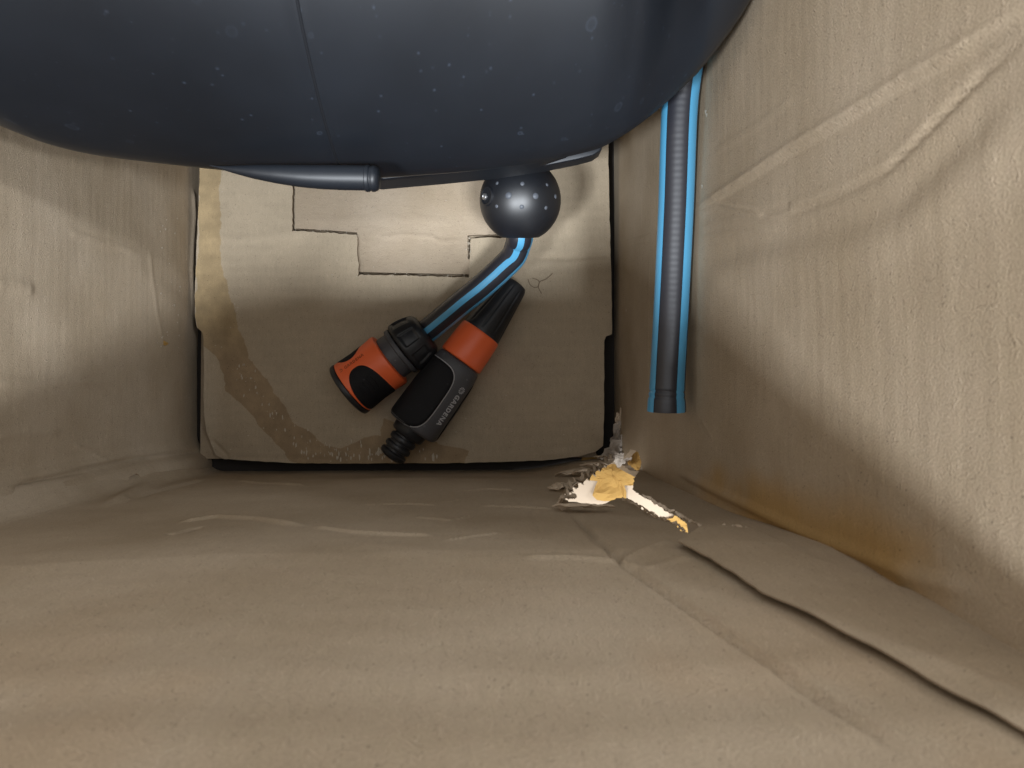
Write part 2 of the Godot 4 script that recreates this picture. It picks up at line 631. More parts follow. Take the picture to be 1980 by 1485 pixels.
# a bent cardboard sheet. rect in sheet metres, fpos(Vector2) -> Vector3 on the inner face, away = outward normal
func sheet(rect: Rect2, cell: float, outer: PackedVector2Array, holes: Array, fpos: Callable, away: Vector3, thick: float, fuv: Callable, thin := Rect2(), fcolor: Variant = null) -> ArrayMesh:
	var nu := int(ceil(rect.size.x / cell))
	var nv := int(ceil(rect.size.y / cell))
	var w := nu + 1
	var p2 := PackedVector2Array()
	p2.resize(w * (nv + 1))
	for j in nv + 1:
		for i in w:
			p2[j * w + i] = rect.position + Vector2(rect.size.x * i / nu, rect.size.y * j / nv)
	var cut := outer.size() > 0 or holes.size() > 0
	var keep := PackedByteArray()
	keep.resize(nu * nv)
	keep.fill(1)
	if cut:
		var inn := PackedByteArray()
		inn.resize(p2.size())
		for i in p2.size():
			inn[i] = 1 if inside(p2[i], outer, holes) else 0
		var edges := []
		for h in ([outer] if outer.size() else []) + holes:
			edges.append(h)
		for j in nv + 1:
			for i in w:
				var id := j * w + i
				var diff := false
				for o in [[1, 0], [-1, 0], [0, 1], [0, -1]]:
					var a: int = i + o[0]
					var b: int = j + o[1]
					if a >= 0 and b >= 0 and a <= nu and b <= nv and inn[b * w + a] != inn[id]:
						diff = true
				if diff:
					var q := p2[id]
					var best := q
					var bd := 1e9
					for e in edges:
						for k in e.size():
							var c := Geometry2D.get_closest_point_to_segment(q, e[k], e[(k + 1) % e.size()])
							var dd := c.distance_squared_to(q)
							if dd < bd:
								bd = dd
								best = c
					if bd < cell * cell * 0.5:
						p2[id] = best
		for j in nv:
			for i in nu:
				var c := (p2[j * w + i] + p2[j * w + i + 1] + p2[(j + 1) * w + i] + p2[(j + 1) * w + i + 1]) * 0.25
				keep[j * nu + i] = 1 if inside(c, outer, holes) else 0
	var pos := PackedVector3Array()
	var nor := PackedVector3Array()
	var uv := PackedVector2Array()
	var uv2 := PackedVector2Array()
	pos.resize(p2.size())
	nor.resize(p2.size())
	uv.resize(p2.size())
	uv2.resize(p2.size())
	for i in p2.size():
		pos[i] = fpos.call(p2[i])
		var t: Array = fuv.call(p2[i])
		uv[i] = t[0]
		uv2[i] = t[1]
	for j in nv + 1:
		for i in w:
			var a := pos[j * w + mini(i + 1, nu)] - pos[j * w + maxi(i - 1, 0)]
			var b := pos[mini(j + 1, nv) * w + i] - pos[maxi(j - 1, 0) * w + i]
			var n := a.cross(b).normalized()
			nor[j * w + i] = n if n.dot(away) < 0.0 else -n
	var count := pos.size()
	var flip := (pos[w] - pos[0]).cross(pos[1] - pos[0]).dot(away) > 0.0
	var idx := PackedInt32Array()
	var eidx := PackedInt32Array()
	for j in nv:
		for i in nu:
			if keep[j * nu + i] == 0:
				continue
			var q := [j * w + i, j * w + i + 1, (j + 1) * w + i + 1, (j + 1) * w + i]
			if flip:
				q = [q[0], q[3], q[2], q[1]]
			idx.append_array(PackedInt32Array([q[0], q[1], q[2], q[0], q[2], q[3]]))
			idx.append_array(PackedInt32Array([q[0] + count, q[2] + count, q[1] + count, q[0] + count, q[3] + count, q[2] + count]))
			if i == 0 or keep[j * nu + i - 1] == 0:
				eidx.append_array(PackedInt32Array([j * w + i, (j + 1) * w + i]))
			if i == nu - 1 or keep[j * nu + i + 1] == 0:
				eidx.append_array(PackedInt32Array([j * w + i + 1, (j + 1) * w + i + 1]))
			if j == 0 or keep[(j - 1) * nu + i] == 0:
				eidx.append_array(PackedInt32Array([j * w + i, j * w + i + 1]))
			if j == nv - 1 or keep[(j + 1) * nu + i] == 0:
				eidx.append_array(PackedInt32Array([(j + 1) * w + i, (j + 1) * w + i + 1]))
	var all := pos.duplicate()
	var alln := nor.duplicate()
	for i in count:
		all.append(pos[i] + away * (0.0005 if thin.has_point(p2[i]) else thick))
		alln.append(-nor[i])
	var au := uv.duplicate()
	au.append_array(uv)
	var au2 := uv2.duplicate()
	au2.append_array(uv2)
	var arr := []
	arr.resize(Mesh.ARRAY_MAX)
	arr[Mesh.ARRAY_VERTEX] = all
	arr[Mesh.ARRAY_NORMAL] = alln
	arr[Mesh.ARRAY_TEX_UV] = au
	arr[Mesh.ARRAY_TEX_UV2] = au2
	arr[Mesh.ARRAY_INDEX] = idx
	if fcolor != null:
		var cols := PackedColorArray()
		cols.resize(count * 2)
		for i in count:
			var cc: Color = fcolor.call(p2[i])
			cols[i] = cc
			cols[i + count] = cc
		arr[Mesh.ARRAY_COLOR] = cols
	var am := ArrayMesh.new()
	am.add_surface_from_arrays(Mesh.PRIMITIVE_TRIANGLES, arr)
	var st := st_new()
	st.set_smooth_group(-1)
	for e in range(0, eidx.size(), 2):
		quad(st, all[eidx[e]], all[eidx[e + 1]], all[eidx[e + 1] + count], all[eidx[e] + count])
	st.generate_normals()
	st.commit(am)
	am.surface_set_material(1, M["card_edge"])
	return am

func inside(q: Vector2, outer: PackedVector2Array, holes: Array) -> bool:
	if outer.size() and not Geometry2D.is_point_in_polygon(q, outer):
		return false
	for h in holes:
		if Geometry2D.is_point_in_polygon(q, h):
			return false
	return true

func wall_uv(q: Vector2) -> Array:
	return [q / 0.085, q / 0.47 + Vector2(0.3, 0.1)]

func wall_uv_turned(q: Vector2) -> Array:
	return [Vector2(q.y, q.x) / 0.1, Vector2(q.y, q.x) / 0.43]


# z of the front wall's inner face
func front_z(x: float, y: float) -> float:
	var base := 0.0500 - 0.0085 * smoothstep(0.02, 0.085, x)
	var bow := lerpf(base, 0.0425, smoothstep(0.0, 0.12, y))
	var t := maxf(0.0, y - 0.29)
	bow += -0.0035 * smoothstep(0.2, 0.29, y) + t * 0.10
	# rounded fold into the left wall
	var c := smoothstep(0.022, 0.0, x - LX)
	return bow + 0.004 * smoothstep(-0.05, -0.16, x) * smoothstep(0.02, 0.1, y) - 0.010 * c * c

var front_creases := []
var right_creases := []
var left_creases := []
var floor_creases := []

func front_tint(q: Vector2) -> Color:
	var n := N1.get_noise_2d(q.x * 1.7 + 4.0, q.y * 1.7)
	var pink := smoothstep(0.1, 0.45, n) * smoothstep(0.3, 0.36, q.y) * 0.6
	var c := Color(1, 1, 1)
	return Color(c.r * lerpf(1.0, 1.06, pink), c.g * lerpf(1.0, 0.95, pink), c.b * lerpf(1.0, 0.90, pink))

# warm glow by the corner seam and shade below it, painted into the right wall
func right_glow_shade(q: Vector2) -> Color:
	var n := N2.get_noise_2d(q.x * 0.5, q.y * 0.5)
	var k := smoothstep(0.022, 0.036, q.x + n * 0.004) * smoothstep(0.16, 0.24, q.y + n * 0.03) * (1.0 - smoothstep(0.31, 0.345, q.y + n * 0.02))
	var low := smoothstep(-0.03, 0.03, q.x) * (1.0 - smoothstep(0.1, 0.2, q.y)) * 0.5  # shade near the corner, put into the wall colour
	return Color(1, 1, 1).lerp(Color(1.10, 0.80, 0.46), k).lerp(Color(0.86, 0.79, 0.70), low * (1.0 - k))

func front_pos(q: Vector2) -> Vector3:
	var z := front_z(q.x, q.y)
	z += 0.00022 * N1.get_noise_2d(q.x, q.y) + 0.00012 * N2.get_noise_2d(q.x * 0.6, q.y * 1.6)
	z += 0.0002 * sin((q.y - 0.3) * 330.0 + 2.5 * N1.get_noise_2d(q.x * 0.6, 4.0)) * smoothstep(0.33, 0.36, q.y)
	z -= crease_at(q, front_creases)
	return Vector3(q.x, q.y, z)

func right_pos(q: Vector2) -> Vector3:      # q = (z, y)
	var x := WX + 0.004 * smoothstep(0.25, 0.45, q.y)
	x += 0.0004 * N1.get_noise_2d(q.x + 3.0, q.y) + 0.00009 * N2.get_noise_2d(q.x * 0.35, q.y * 1.7 + 2.0)
	x += 0.00003 * sin(q.y * TAU / 0.0062 + 3.0 * N1.get_noise_2d(q.x * 0.4, q.y)) * (0.6 + 0.8 * N1.get_noise_2d(q.x, q.y + 2.0))
	x -= crease_at(q, right_creases)
	return Vector3(x, q.y, q.x)

func left_pos(q: Vector2) -> Vector3:       # q = (z, y)
	var x := LX - 0.003 * smoothstep(0.02, 0.2, q.y)
	x += 0.0008 * N1.get_noise_2d(q.x, q.y + 7.0) + 0.00009 * N2.get_noise_2d(q.x * 0.5, q.y * 1.6 + 5.0)
	x += 0.00003 * sin(q.y * TAU / 0.0062 + 3.0 * N1.get_noise_2d(q.x * 0.4, q.y))
	x += crease_at(q, left_creases)
	x += 0.010 * smoothstep(0.028, 0.044, q.x)
	return Vector3(x, q.y, q.x)

func floor_pos(q: Vector2) -> Vector3:      # q = (x, z)
	var y := 0.0010 * N1.get_noise_2d(q.x + 9.0, q.y) + 0.00010 * N2.get_noise_2d(q.x * 1.4, q.y * 0.7)
	y += 0.00006 * sin(q.y * 900.0)
	y += crease_at(q, floor_creases)
	# the near left corner is pressed down
	y -= 0.004 * smoothstep(0.03, 0.0, q.distance_to(corner_l))
	return Vector3(q.x, y, q.y)

var corner_l := Vector2.ZERO

func build_box() -> void:
	var box := thing("cardboard_box", "open brown cardboard box with a torn lower corner, seen from above", "box", Vector3(0, -0.012, 0))
	var c0 := on_y(418, 886, 0.0)
	corner_l = Vector2(c0.x, c0.z)
	# ---- bottom flaps
	floor_creases = [
		crease(flat_y([[395, 455], [470, 462], [560, 452], [600, 450]], 0.0), 0.0030, 0.0007),
		crease(flat_y([[1030, 497], [1100, 499], [1190, 492]], 0.0), 0.0012, -0.0014),
		crease(flat_y([[1030, 488], [1100, 480], [1190, 470]], 0.0), 0.0050, 0.0009),
		crease(flat_y([[1060, 620], [1120, 585], [1150, 575]], 0.0), 0.003, 0.0004),
		crease(flat_y([[400, 846], [420, 866], [434, 880], [440, 895]], 0.0), 0.0012, -0.0012),
		crease(flat_y([[430, 884], [500, 886], [570, 886], [660, 890]], 0.0), 0.0014, -0.0007),
		crease(flat_y([[1040, 880], [1110, 874], [1170, 858]], 0.0), 0.0016, 0.0006),
		crease(flat_y([[690, 455], [720, 458], [760, 455], [820, 456]], 0.0), 0.0012, 0.0003),
	]
	var outline := flat_y([[386, 100], [386, 340], [382, 420], [380, 480], [377, 560], [377, 612], [381, 633], [391, 641], [394, 652], [394, 720], [394, 800], [398, 835], [406, 862], [413, 880], [428, 889], [500, 892], [580, 896], [700, 896], [900, 895], [1060, 890], [1120, 882], [1152, 873], [1166, 862], [1168, 800], [1168, 660], [1171, 650], [1183, 646], [1183, 600], [1182, 540], [1178, 400], [1176, 280], [1176, 100]], 0.0)
	outline = ragged(outline, 0.004, 0.00022)
	var notch := flat_y([[565, 60], [565, 446], [628, 449], [690, 454], [694, 531], [800, 533], [907, 536], [910, 461], [1000, 458], [1000, 60]], 0.0)
	notch = ragged(notch, 0.0018, 0.00045)
	var uvf := func(q: Vector2) -> Array:
		return [Vector2((q.x - FX0) / FW, (q.y - FZ0) / FH), q / 0.1]
	var bf := sheet(Rect2(-0.196, -0.235, 0.290, 0.285), 0.0014, outline, [notch], floor_pos, Vector3.DOWN, 0.0035, uvf)
	var near := part("bottom_flap", bf, M["cardboard_bottom"], box, "near bottom flap with a brown glue trail and a stepped cut-out")
	var far_pos := func(q: Vector2) -> Vector3:
		var y := -0.0032 + 0.0005 * N1.get_noise_2d(q.x * 1.5, q.y + 3.0) + 0.00012 * N2.get_noise_2d(q.x, q.y)
		y += crease_at(q, [])
		return Vector3(q.x, y, q.y)
	var far_list := [
		crease(flat_y([[704, 300], [704, 400], [703, 470]], 0.0), 0.0006, -0.0004),
		crease(flat_y([[820, 452], [830, 470], [828, 520]], 0.0), 0.0005, -0.0003),
		crease(flat_y([[730, 458], [780, 452], [835, 456], [850, 465], [905, 462]], 0.0), 0.0012, 0.0007),
		crease(flat_y([[560, 420], [640, 424], [760, 420], [900, 424]], 0.0), 0.003, 0.0004),
		crease(flat_y([[897, 300], [898, 452]], 0.0), 0.0005, -0.0005),
	]
	var far_pos2 := func(q: Vector2) -> Vector3:
		var v: Vector3 = far_pos.call(q)
		v.y += crease_at(q, far_list)
		return v
	var far_out := flat_y([[540, 60], [545, 450], [600, 470], [685, 475], [688, 525], [760, 527], [912, 530], [917, 470], [1010, 470], [1010, 60]], -0.0022)
	var ff := sheet(Rect2(-0.125, -0.235, 0.155, 0.165), 0.0012, far_out, [ragged(flat_y([[567, 441], [628, 444], [690, 449], [690, 456], [567, 450]], -0.0022), 0.002, 0.0002), ragged(flat_y([[904, 454], [980, 452], [980, 464], [913, 466], [911, 500], [904, 500]], -0.0022), 0.002, 0.0002)], far_pos2, Vector3.DOWN, 0.003, wall_uv_turned)
	part("bottom_flap", ff, M["cardboard_flap"], box, "pinkish tongue of the far bottom flap under the cut-out")
	var low_pos := func(q: Vector2) -> Vector3:
		return Vector3(q.x, -0.0085 + 0.0006 * N1.get_noise_2d(q.x, q.y), q.y)
	var low_holes := [flat_y([[1150, 860], [1160, 925], [1260, 925], [1260, 820], [1185, 850]], -0.0085)]
	var lf := sheet(Rect2(-0.188, -0.33, 0.268, 0.371), 0.004, PackedVector2Array(), low_holes, low_pos, Vector3.DOWN, 0.003, wall_uv)
	part("bottom_flap", lf, M["cardboard"], box)
	# torn fluff along the cut edges and flakes left in the glue
	flakes(near)
	# ---- front wall (near the viewer)
	front_creases = [
		crease(flat_z([[1108, 990], [1150, 1040], [1200, 1086], [1330, 1175], [1500, 1290], [1800, 1492]], 0.042), 0.0010, -0.0020),
		crease(flat_z([[1198, 1086], [1240, 1066], [1300, 1044]], 0.042), 0.0010, 0.0007),
		crease(flat_z([[1240, 1100], [1290, 1088], [1335, 1074]], 0.042), 0.0009, 0.0006),
		crease(flat_z([[1000, 1080], [1100, 1079], [1200, 1085], [1235, 1098]], 0.042), 0.0014, 0.0007),
		crease(flat_z([[560, 1020], [700, 1050], [860, 1075], [1010, 1082], [1180, 1086]], 0.042), 0.006, 0.0003),
		crease(flat_z([[700, 976], [780, 974], [850, 976]], 0.043), 0.0007, 0.0008),
		crease(flat_z([[930, 978], [1000, 980], [1080, 984]], 0.043), 0.0007, 0.0008),
		crease(flat_z([[800, 1000], [870, 1006], [920, 996]], 0.043), 0.0007, 0.0007),
		crease(flat_z([[600, 1020], [680, 1030], [760, 1034], [850, 1036]], 0.043), 0.0014, 0.0009),
		crease(flat_z([[860, 1046], [920, 1036], [970, 1030]], 0.043), 0.0007, 0.0006),
		crease(flat_z([[880, 952], [940, 946], [1000, 948]], 0.043), 0.0016, 0.0007),
		crease(flat_z([[860, 972], [900, 962], [930, 955]], 0.043), 0.0007, 0.0006),
		crease(flat_z([[340, 1012], [420, 1000], [500, 1004], [600, 1020]], 0.045), 0.0020, 0.0012),
		crease(flat_z([[320, 1034], [352, 1030], [390, 1018]], 0.045), 0.0016, -0.0012),
		crease(flat_z([[250, 930], [330, 914], [400, 898]], 0.046), 0.003, -0.0016),
		crease(flat_z([[200, 950], [300, 930], [400, 912]], 0.046), 0.004, 0.0020),
		crease(flat_z([[460, 930], [520, 936], [600, 940]], 0.046), 0.0015, 0.0010),
		crease(flat_z([[1030, 985], [1034, 1000], [1045, 1040]], 0.043), 0.0009, -0.0003),
	]
	var hole_px := [[1098, 970], [1088, 957], [1102, 944], [1128, 926], [1150, 911], [1170, 901], [1184, 894], [1192, 884], [1236, 880], [1239, 905], [1227, 925], [1224, 944], [1240, 957], [1262, 968], [1285, 984], [1312, 998], [1330, 1010], [1356, 1016], [1348, 1024], [1335, 1031], [1316, 1026], [1306, 1014], [1285, 1005], [1262, 997], [1240, 983], [1222, 973], [1205, 963], [1192, 963], [1175, 971], [1158, 979], [1135, 975], [1115, 971]]
	var hole := flat_z(hole_px, 0.0425)
	for i in hole.size():
		hole[i].y = maxf(hole[i].y, -0.02)
	hole = ragged(hole, 0.0025, 0.0006)
	var top_line := PackedVector2Array([Vector2(LX - 0.01, -0.02), Vector2(WX + 0.02, -0.02), Vector2(WX + 0.02, 0.40), Vector2(-0.055, 0.40), Vector2(-0.09, 0.375), Vector2(-0.15, 0.33), Vector2(LX - 0.01, 0.25)])
	var fw := sheet(Rect2(LX - 0.004, -0.0155, WX - LX + 0.0125, 0.4155), 0.0012, top_line, [hole], front_pos, Vector3(0, 0, 1), 0.004, wall_uv, Rect2(0.02, -0.02, 0.068, 0.26), front_tint)
	var front := part("wall_panel", fw, M["cardboard"], box, "near wall in shade with a torn hole beside the corner")
	# the glued tab lapped over the near wall beside the corner, torn along its upper edge
	var tab := flat_z([[1312, 1046], [1338, 1030], [1352, 1019], [1400, 1012], [1450, 1016], [1500, 1037], [1535, 1056], [1600, 1079], [1680, 1104], [1760, 1128], [1850, 1166], [2000, 1236], [2300, 1380], [2500, 1660], [2200, 1512], [2000, 1412], [1760, 1285], [1560, 1181], [1472, 1143], [1430, 1113], [1370, 1076]], 0.0405, 0.0021)
	for i in tab.size():
		tab[i].x = minf(tab[i].x, WX + 0.003)
	tab = ragged(tab, 0.003, 0.00016)
	var tab_pos := func(q: Vector2) -> Vector3:
		var v := front_pos(q)
		v.z -= 0.0010 + 0.0012 * smoothstep(0.085, 0.060, q.x) + 0.00015 * N1.get_noise_2d(q.x * 3.0, q.y)
		return v
	var tab_tint := func(q: Vector2) -> Color:
		return Color(1.0, 1.03, 1.08)
	part("glue_tab", sheet(Rect2(0.045, 0.16, 0.05, 0.235), 0.0009, tab, [], tab_pos, Vector3(0, 0, 1), 0.0004, wall_uv, Rect2(), tab_tint), M["cardboard"], box, "paler glued tab lapped over the near wall beside the corner")
	# ---- right wall
	right_creases = [
		crease(flat_x([[1332, 412], [1431, 350], [1522, 290], [1623, 229], [1741, 152], [1825, 104], [1980, 4]], WX), 0.0011, 0.0015),
		crease(flat_x([[1332, 412], [1431, 350], [1522, 290], [1623, 229], [1741, 152], [1825, 104], [1980, 4]], WX), 0.0018, 0.0009, 1),
		crease(flat_x([[1468, 416], [1500, 405], [1529, 394]], WX), 0.0009, -0.0006),
		crease(flat_x([[1515, 412], [1560, 400], [1623, 374], [1700, 333], [1748, 286], [1791, 239], [1876, 145], [1980, 60]], WX), 0.0010, -0.0010),
		crease(flat_x([[1515, 404], [1560, 391], [1623, 364], [1700, 323], [1748, 276], [1791, 229]], WX), 0.0016, 0.00025),
		crease(flat_x([[1377, 296], [1465, 242], [1535, 189]], WX), 0.0009, 0.0004),
		crease(flat_x([[1338, 420], [1387, 394], [1438, 403], [1470, 408]], WX), 0.0009, 0.0005),
		crease(flat_x([[1352, 440], [1400, 430], [1460, 420], [1520, 424]], WX), 0.0012, 0.0004),
		crease(flat_x([[1350, 460], [1430, 452], [1520, 440]], WX), 0.0014, 0.0004),
		crease(flat_x([[1354, 505], [1480, 470], [1623, 438], [1724, 397], [1825, 286], [1980, 130]], WX), 0.0045, -0.0009),
		crease(flat_x([[1354, 540], [1500, 510], [1700, 460], [1830, 360], [1980, 240]], WX), 0.0065, 0.0007),
		crease(flat_x([[1256, 480], [1253, 700], [1252, 890]], WX), 0.0009, 0.0004),
		crease(flat_x([[1300, 906], [1400, 958], [1560, 1036], [1760, 1118], [1900, 1150]], WX), 0.0016, 0.0011),
		crease(flat_x([[1300, 920], [1400, 974], [1560, 1050], [1760, 1132]], WX), 0.0014, -0.0009),
		crease(flat_x([[1205, 470], [1240, 462], [1262, 455]], WX), 0.0008, 0.0003),
		crease(flat_x([[1355, 810], [1368, 830], [1378, 850]], WX), 0.0009, 0.0003),
	]
	var rhole := ragged(flat_x([[1200, 896], [1210, 880], [1220, 868], [1234, 874], [1240, 890], [1243, 914], [1215, 908]], WX), 0.002, 0.0005)
	var rw := sheet(Rect2(BZ - 0.004, -0.0155, 0.0520 - BZ, 0.375 + 0.0155), 0.0011, PackedVector2Array(), [rhole], right_pos, Vector3(1, 0, 0), 0.004, wall_uv_turned, Rect2(), right_glow_shade)
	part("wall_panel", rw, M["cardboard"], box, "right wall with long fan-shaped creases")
	# ---- left wall
	left_creases = [
		crease(flat_x([[0, 950], [120, 920], [250, 890], [400, 872]], LX), 0.0015, -0.0040),
		crease(flat_x([[60, 925], [180, 896], [320, 868], [400, 850]], LX), 0.0030, 0.0008),
		crease(flat_x([[150, 860], [180, 872], [210, 892]], LX), 0.0012, 0.0006),
		crease(flat_x([[290, 480], [295, 540], [305, 610], [318, 680]], LX), 0.0018, 0.0004),
		crease(flat_x([[140, 450], [200, 468], [275, 490]], LX), 0.0012, 0.0006),
		crease(flat_x([[0, 742], [110, 740], [240, 738]], LX), 0.0016, 0.0006),
		crease(flat_x([[0, 548], [40, 552], [80, 562]], LX), 0.0030, 0.0009),
		crease(flat_x([[0, 845], [60, 838], [130, 836]], LX), 0.0020, 0.0007),
		crease(flat_x([[372, 360], [376, 420], [370, 520], [376, 640]], LX), 0.0018, 0.0012),
	]
	var dent := ragged(flat_x([[242, 922], [262, 914], [268, 922], [258, 934], [246, 932]], LX + 0.007), 0.002, 0.0006)
	var lw := sheet(Rect2(BZ - 0.004, -0.0155, 0.051 - BZ + 0.004, 0.54 + 0.0155), 0.0016, PackedVector2Array(), [dent], left_pos, Vector3(-1, 0, 0), 0.004, wall_uv_turned)
	part("wall_panel", lw, M["cardboard"], box, "left wall, light above and shaded towards the near corner")
	var back_pos := func(q: Vector2) -> Vector3:
		return Vector3(q.x, q.y, BZ + 0.002 * N1.get_noise_2d(q.x, q.y))
	var bw := sheet(Rect2(LX - 0.004, -0.0155, WX - LX + 0.012, 0.37 + 0.0155), 0.008, PackedVector2Array(), [], back_pos, Vector3(0, 0, -1), 0.004, wall_uv)
	part("wall_panel", bw, M["cardboard"], box)
	torn_corner(box, front)


# loose flakes of paper standing in the glue trail, and fluff on the cut edges
func flakes(parent: Node) -> void:
	var st := st_new()
	st.set_smooth_group(-1)
	var spots := []
	var band := [[455, 690], [480, 735], [515, 780], [560, 830], [600, 872], [660, 884], [720, 876], [762, 868], [850, 878]]
	for k in 80:
		var s := rng.randf() * (band.size() - 1.001)
		var i := int(s)
		var f := s - i
		var p := Vector2(lerpf(band[i][0], band[i + 1][0], f), lerpf(band[i][1], band[i + 1][1], f))
		p += Vector2(rng.randfn(0, 13), rng.randfn(0, 9))
		if p.y < 893:
			spots.append([p, rng.randf_range(0.0004, 0.0013 + 0.0016 * s / 8.0)])
	for k in 34:
		spots.append([Vector2(rng.randf_range(580, 742), rng.randf_range(852, 892)), rng.randf_range(0.0005, 0.0019)])
	for k in 34:
		spots.append([Vector2(rng.randf_range(690, 905), 533 + rng.randfn(0, 2.0)), rng.randf_range(0.0003, 0.0008)])
	for k in 22:
		spots.append([Vector2(908 + rng.randfn(0, 2.5), rng.randf_range(458, 500)), rng.randf_range(0.0003, 0.0011)])
	for k in 12:
		spots.append([Vector2(rng.randf_range(566, 690), 448 + rng.randfn(0, 2.0)), rng.randf_range(0.0003, 0.0007)])
	for e in spots:
		var c: Vector3 = on_y(e[0].x, e[0].y, 0.0)
		c = floor_pos(Vector2(c.x, c.z)) + Vector3(0, 0.0002, 0)
		var a := rng.randf() * TAU
		var n := rng.randi_range(4, 6)
		var ring := []
		for i in n:
			var t := a + TAU * i / n
			var r: float = e[1] * rng.randf_range(0.45, 1.0)
			ring.append(c + Vector3(cos(t) * r * 0.45, rng.randf_range(0.0, 0.0005), sin(t) * r * 1.25))
		for i in n:
			tri(st, c + Vector3(0, 0.0004, 0), ring[i], ring[(i + 1) % n])
	var o := part("paper_flakes", done(st), M["white_fibre"], parent)
	o.set_meta("kind", "stuff")


# a crumpled, ragged scrap of paper, spanned by two directions
func scrap(c: Vector3, du: Vector3, dv: Vector3, seed_: int, bump: float, thick := 0.0004) -> ArrayMesh:
	var r := RandomNumberGenerator.new()
	r.seed = seed_
	var n := FastNoiseLite.new()
	n.seed = seed_
	n.frequency = 0.9
	n.noise_type = FastNoiseLite.TYPE_CELLULAR
	n.cellular_return_type = FastNoiseLite.RETURN_DISTANCE2_SUB
	n.fractal_octaves = 2
	var nn := du.cross(dv).normalized()
	var rings := 7
	var seg := 30
	var edge := []
	for j in seg:
		edge.append(0.80 + 0.22 * sin(j * TAU / seg * 3.0 + seed_) + 0.12 * sin(j * TAU / seg * 7.0 + seed_ * 2.0) + r.randf_range(-0.05, 0.05))
	var P := []
	for i in rings + 1:
		var row := []
		for j in seg:
			var rho: float = float(i) / rings * edge[j]
			var a := TAU * j / seg
			var q := Vector2(cos(a), sin(a)) * rho
			var h := (n.get_noise_2d(q.x * 1.3, q.y * 1.3) + 0.5) * bump + r.randf_range(-0.05, 0.05) * bump
			row.append(c + du * q.x + dv * q.y + nn * h)
		P.append(row)
	var st := st_new()
	st.set_smooth_group(-1)
	for s in [0.0, -thick]:
		for i in rings:
			for j in seg:
				var k := (j + 1) % seg
				quad(st, P[i][j] + nn * s, P[i][k] + nn * s, P[i + 1][k] + nn * s, P[i + 1][j] + nn * s)
	for j in seg:
		var k := (j + 1) % seg
		quad(st, P[rings][j], P[rings][k], P[rings][k] - nn * thick, P[rings][j] - nn * thick)
	return done(st)


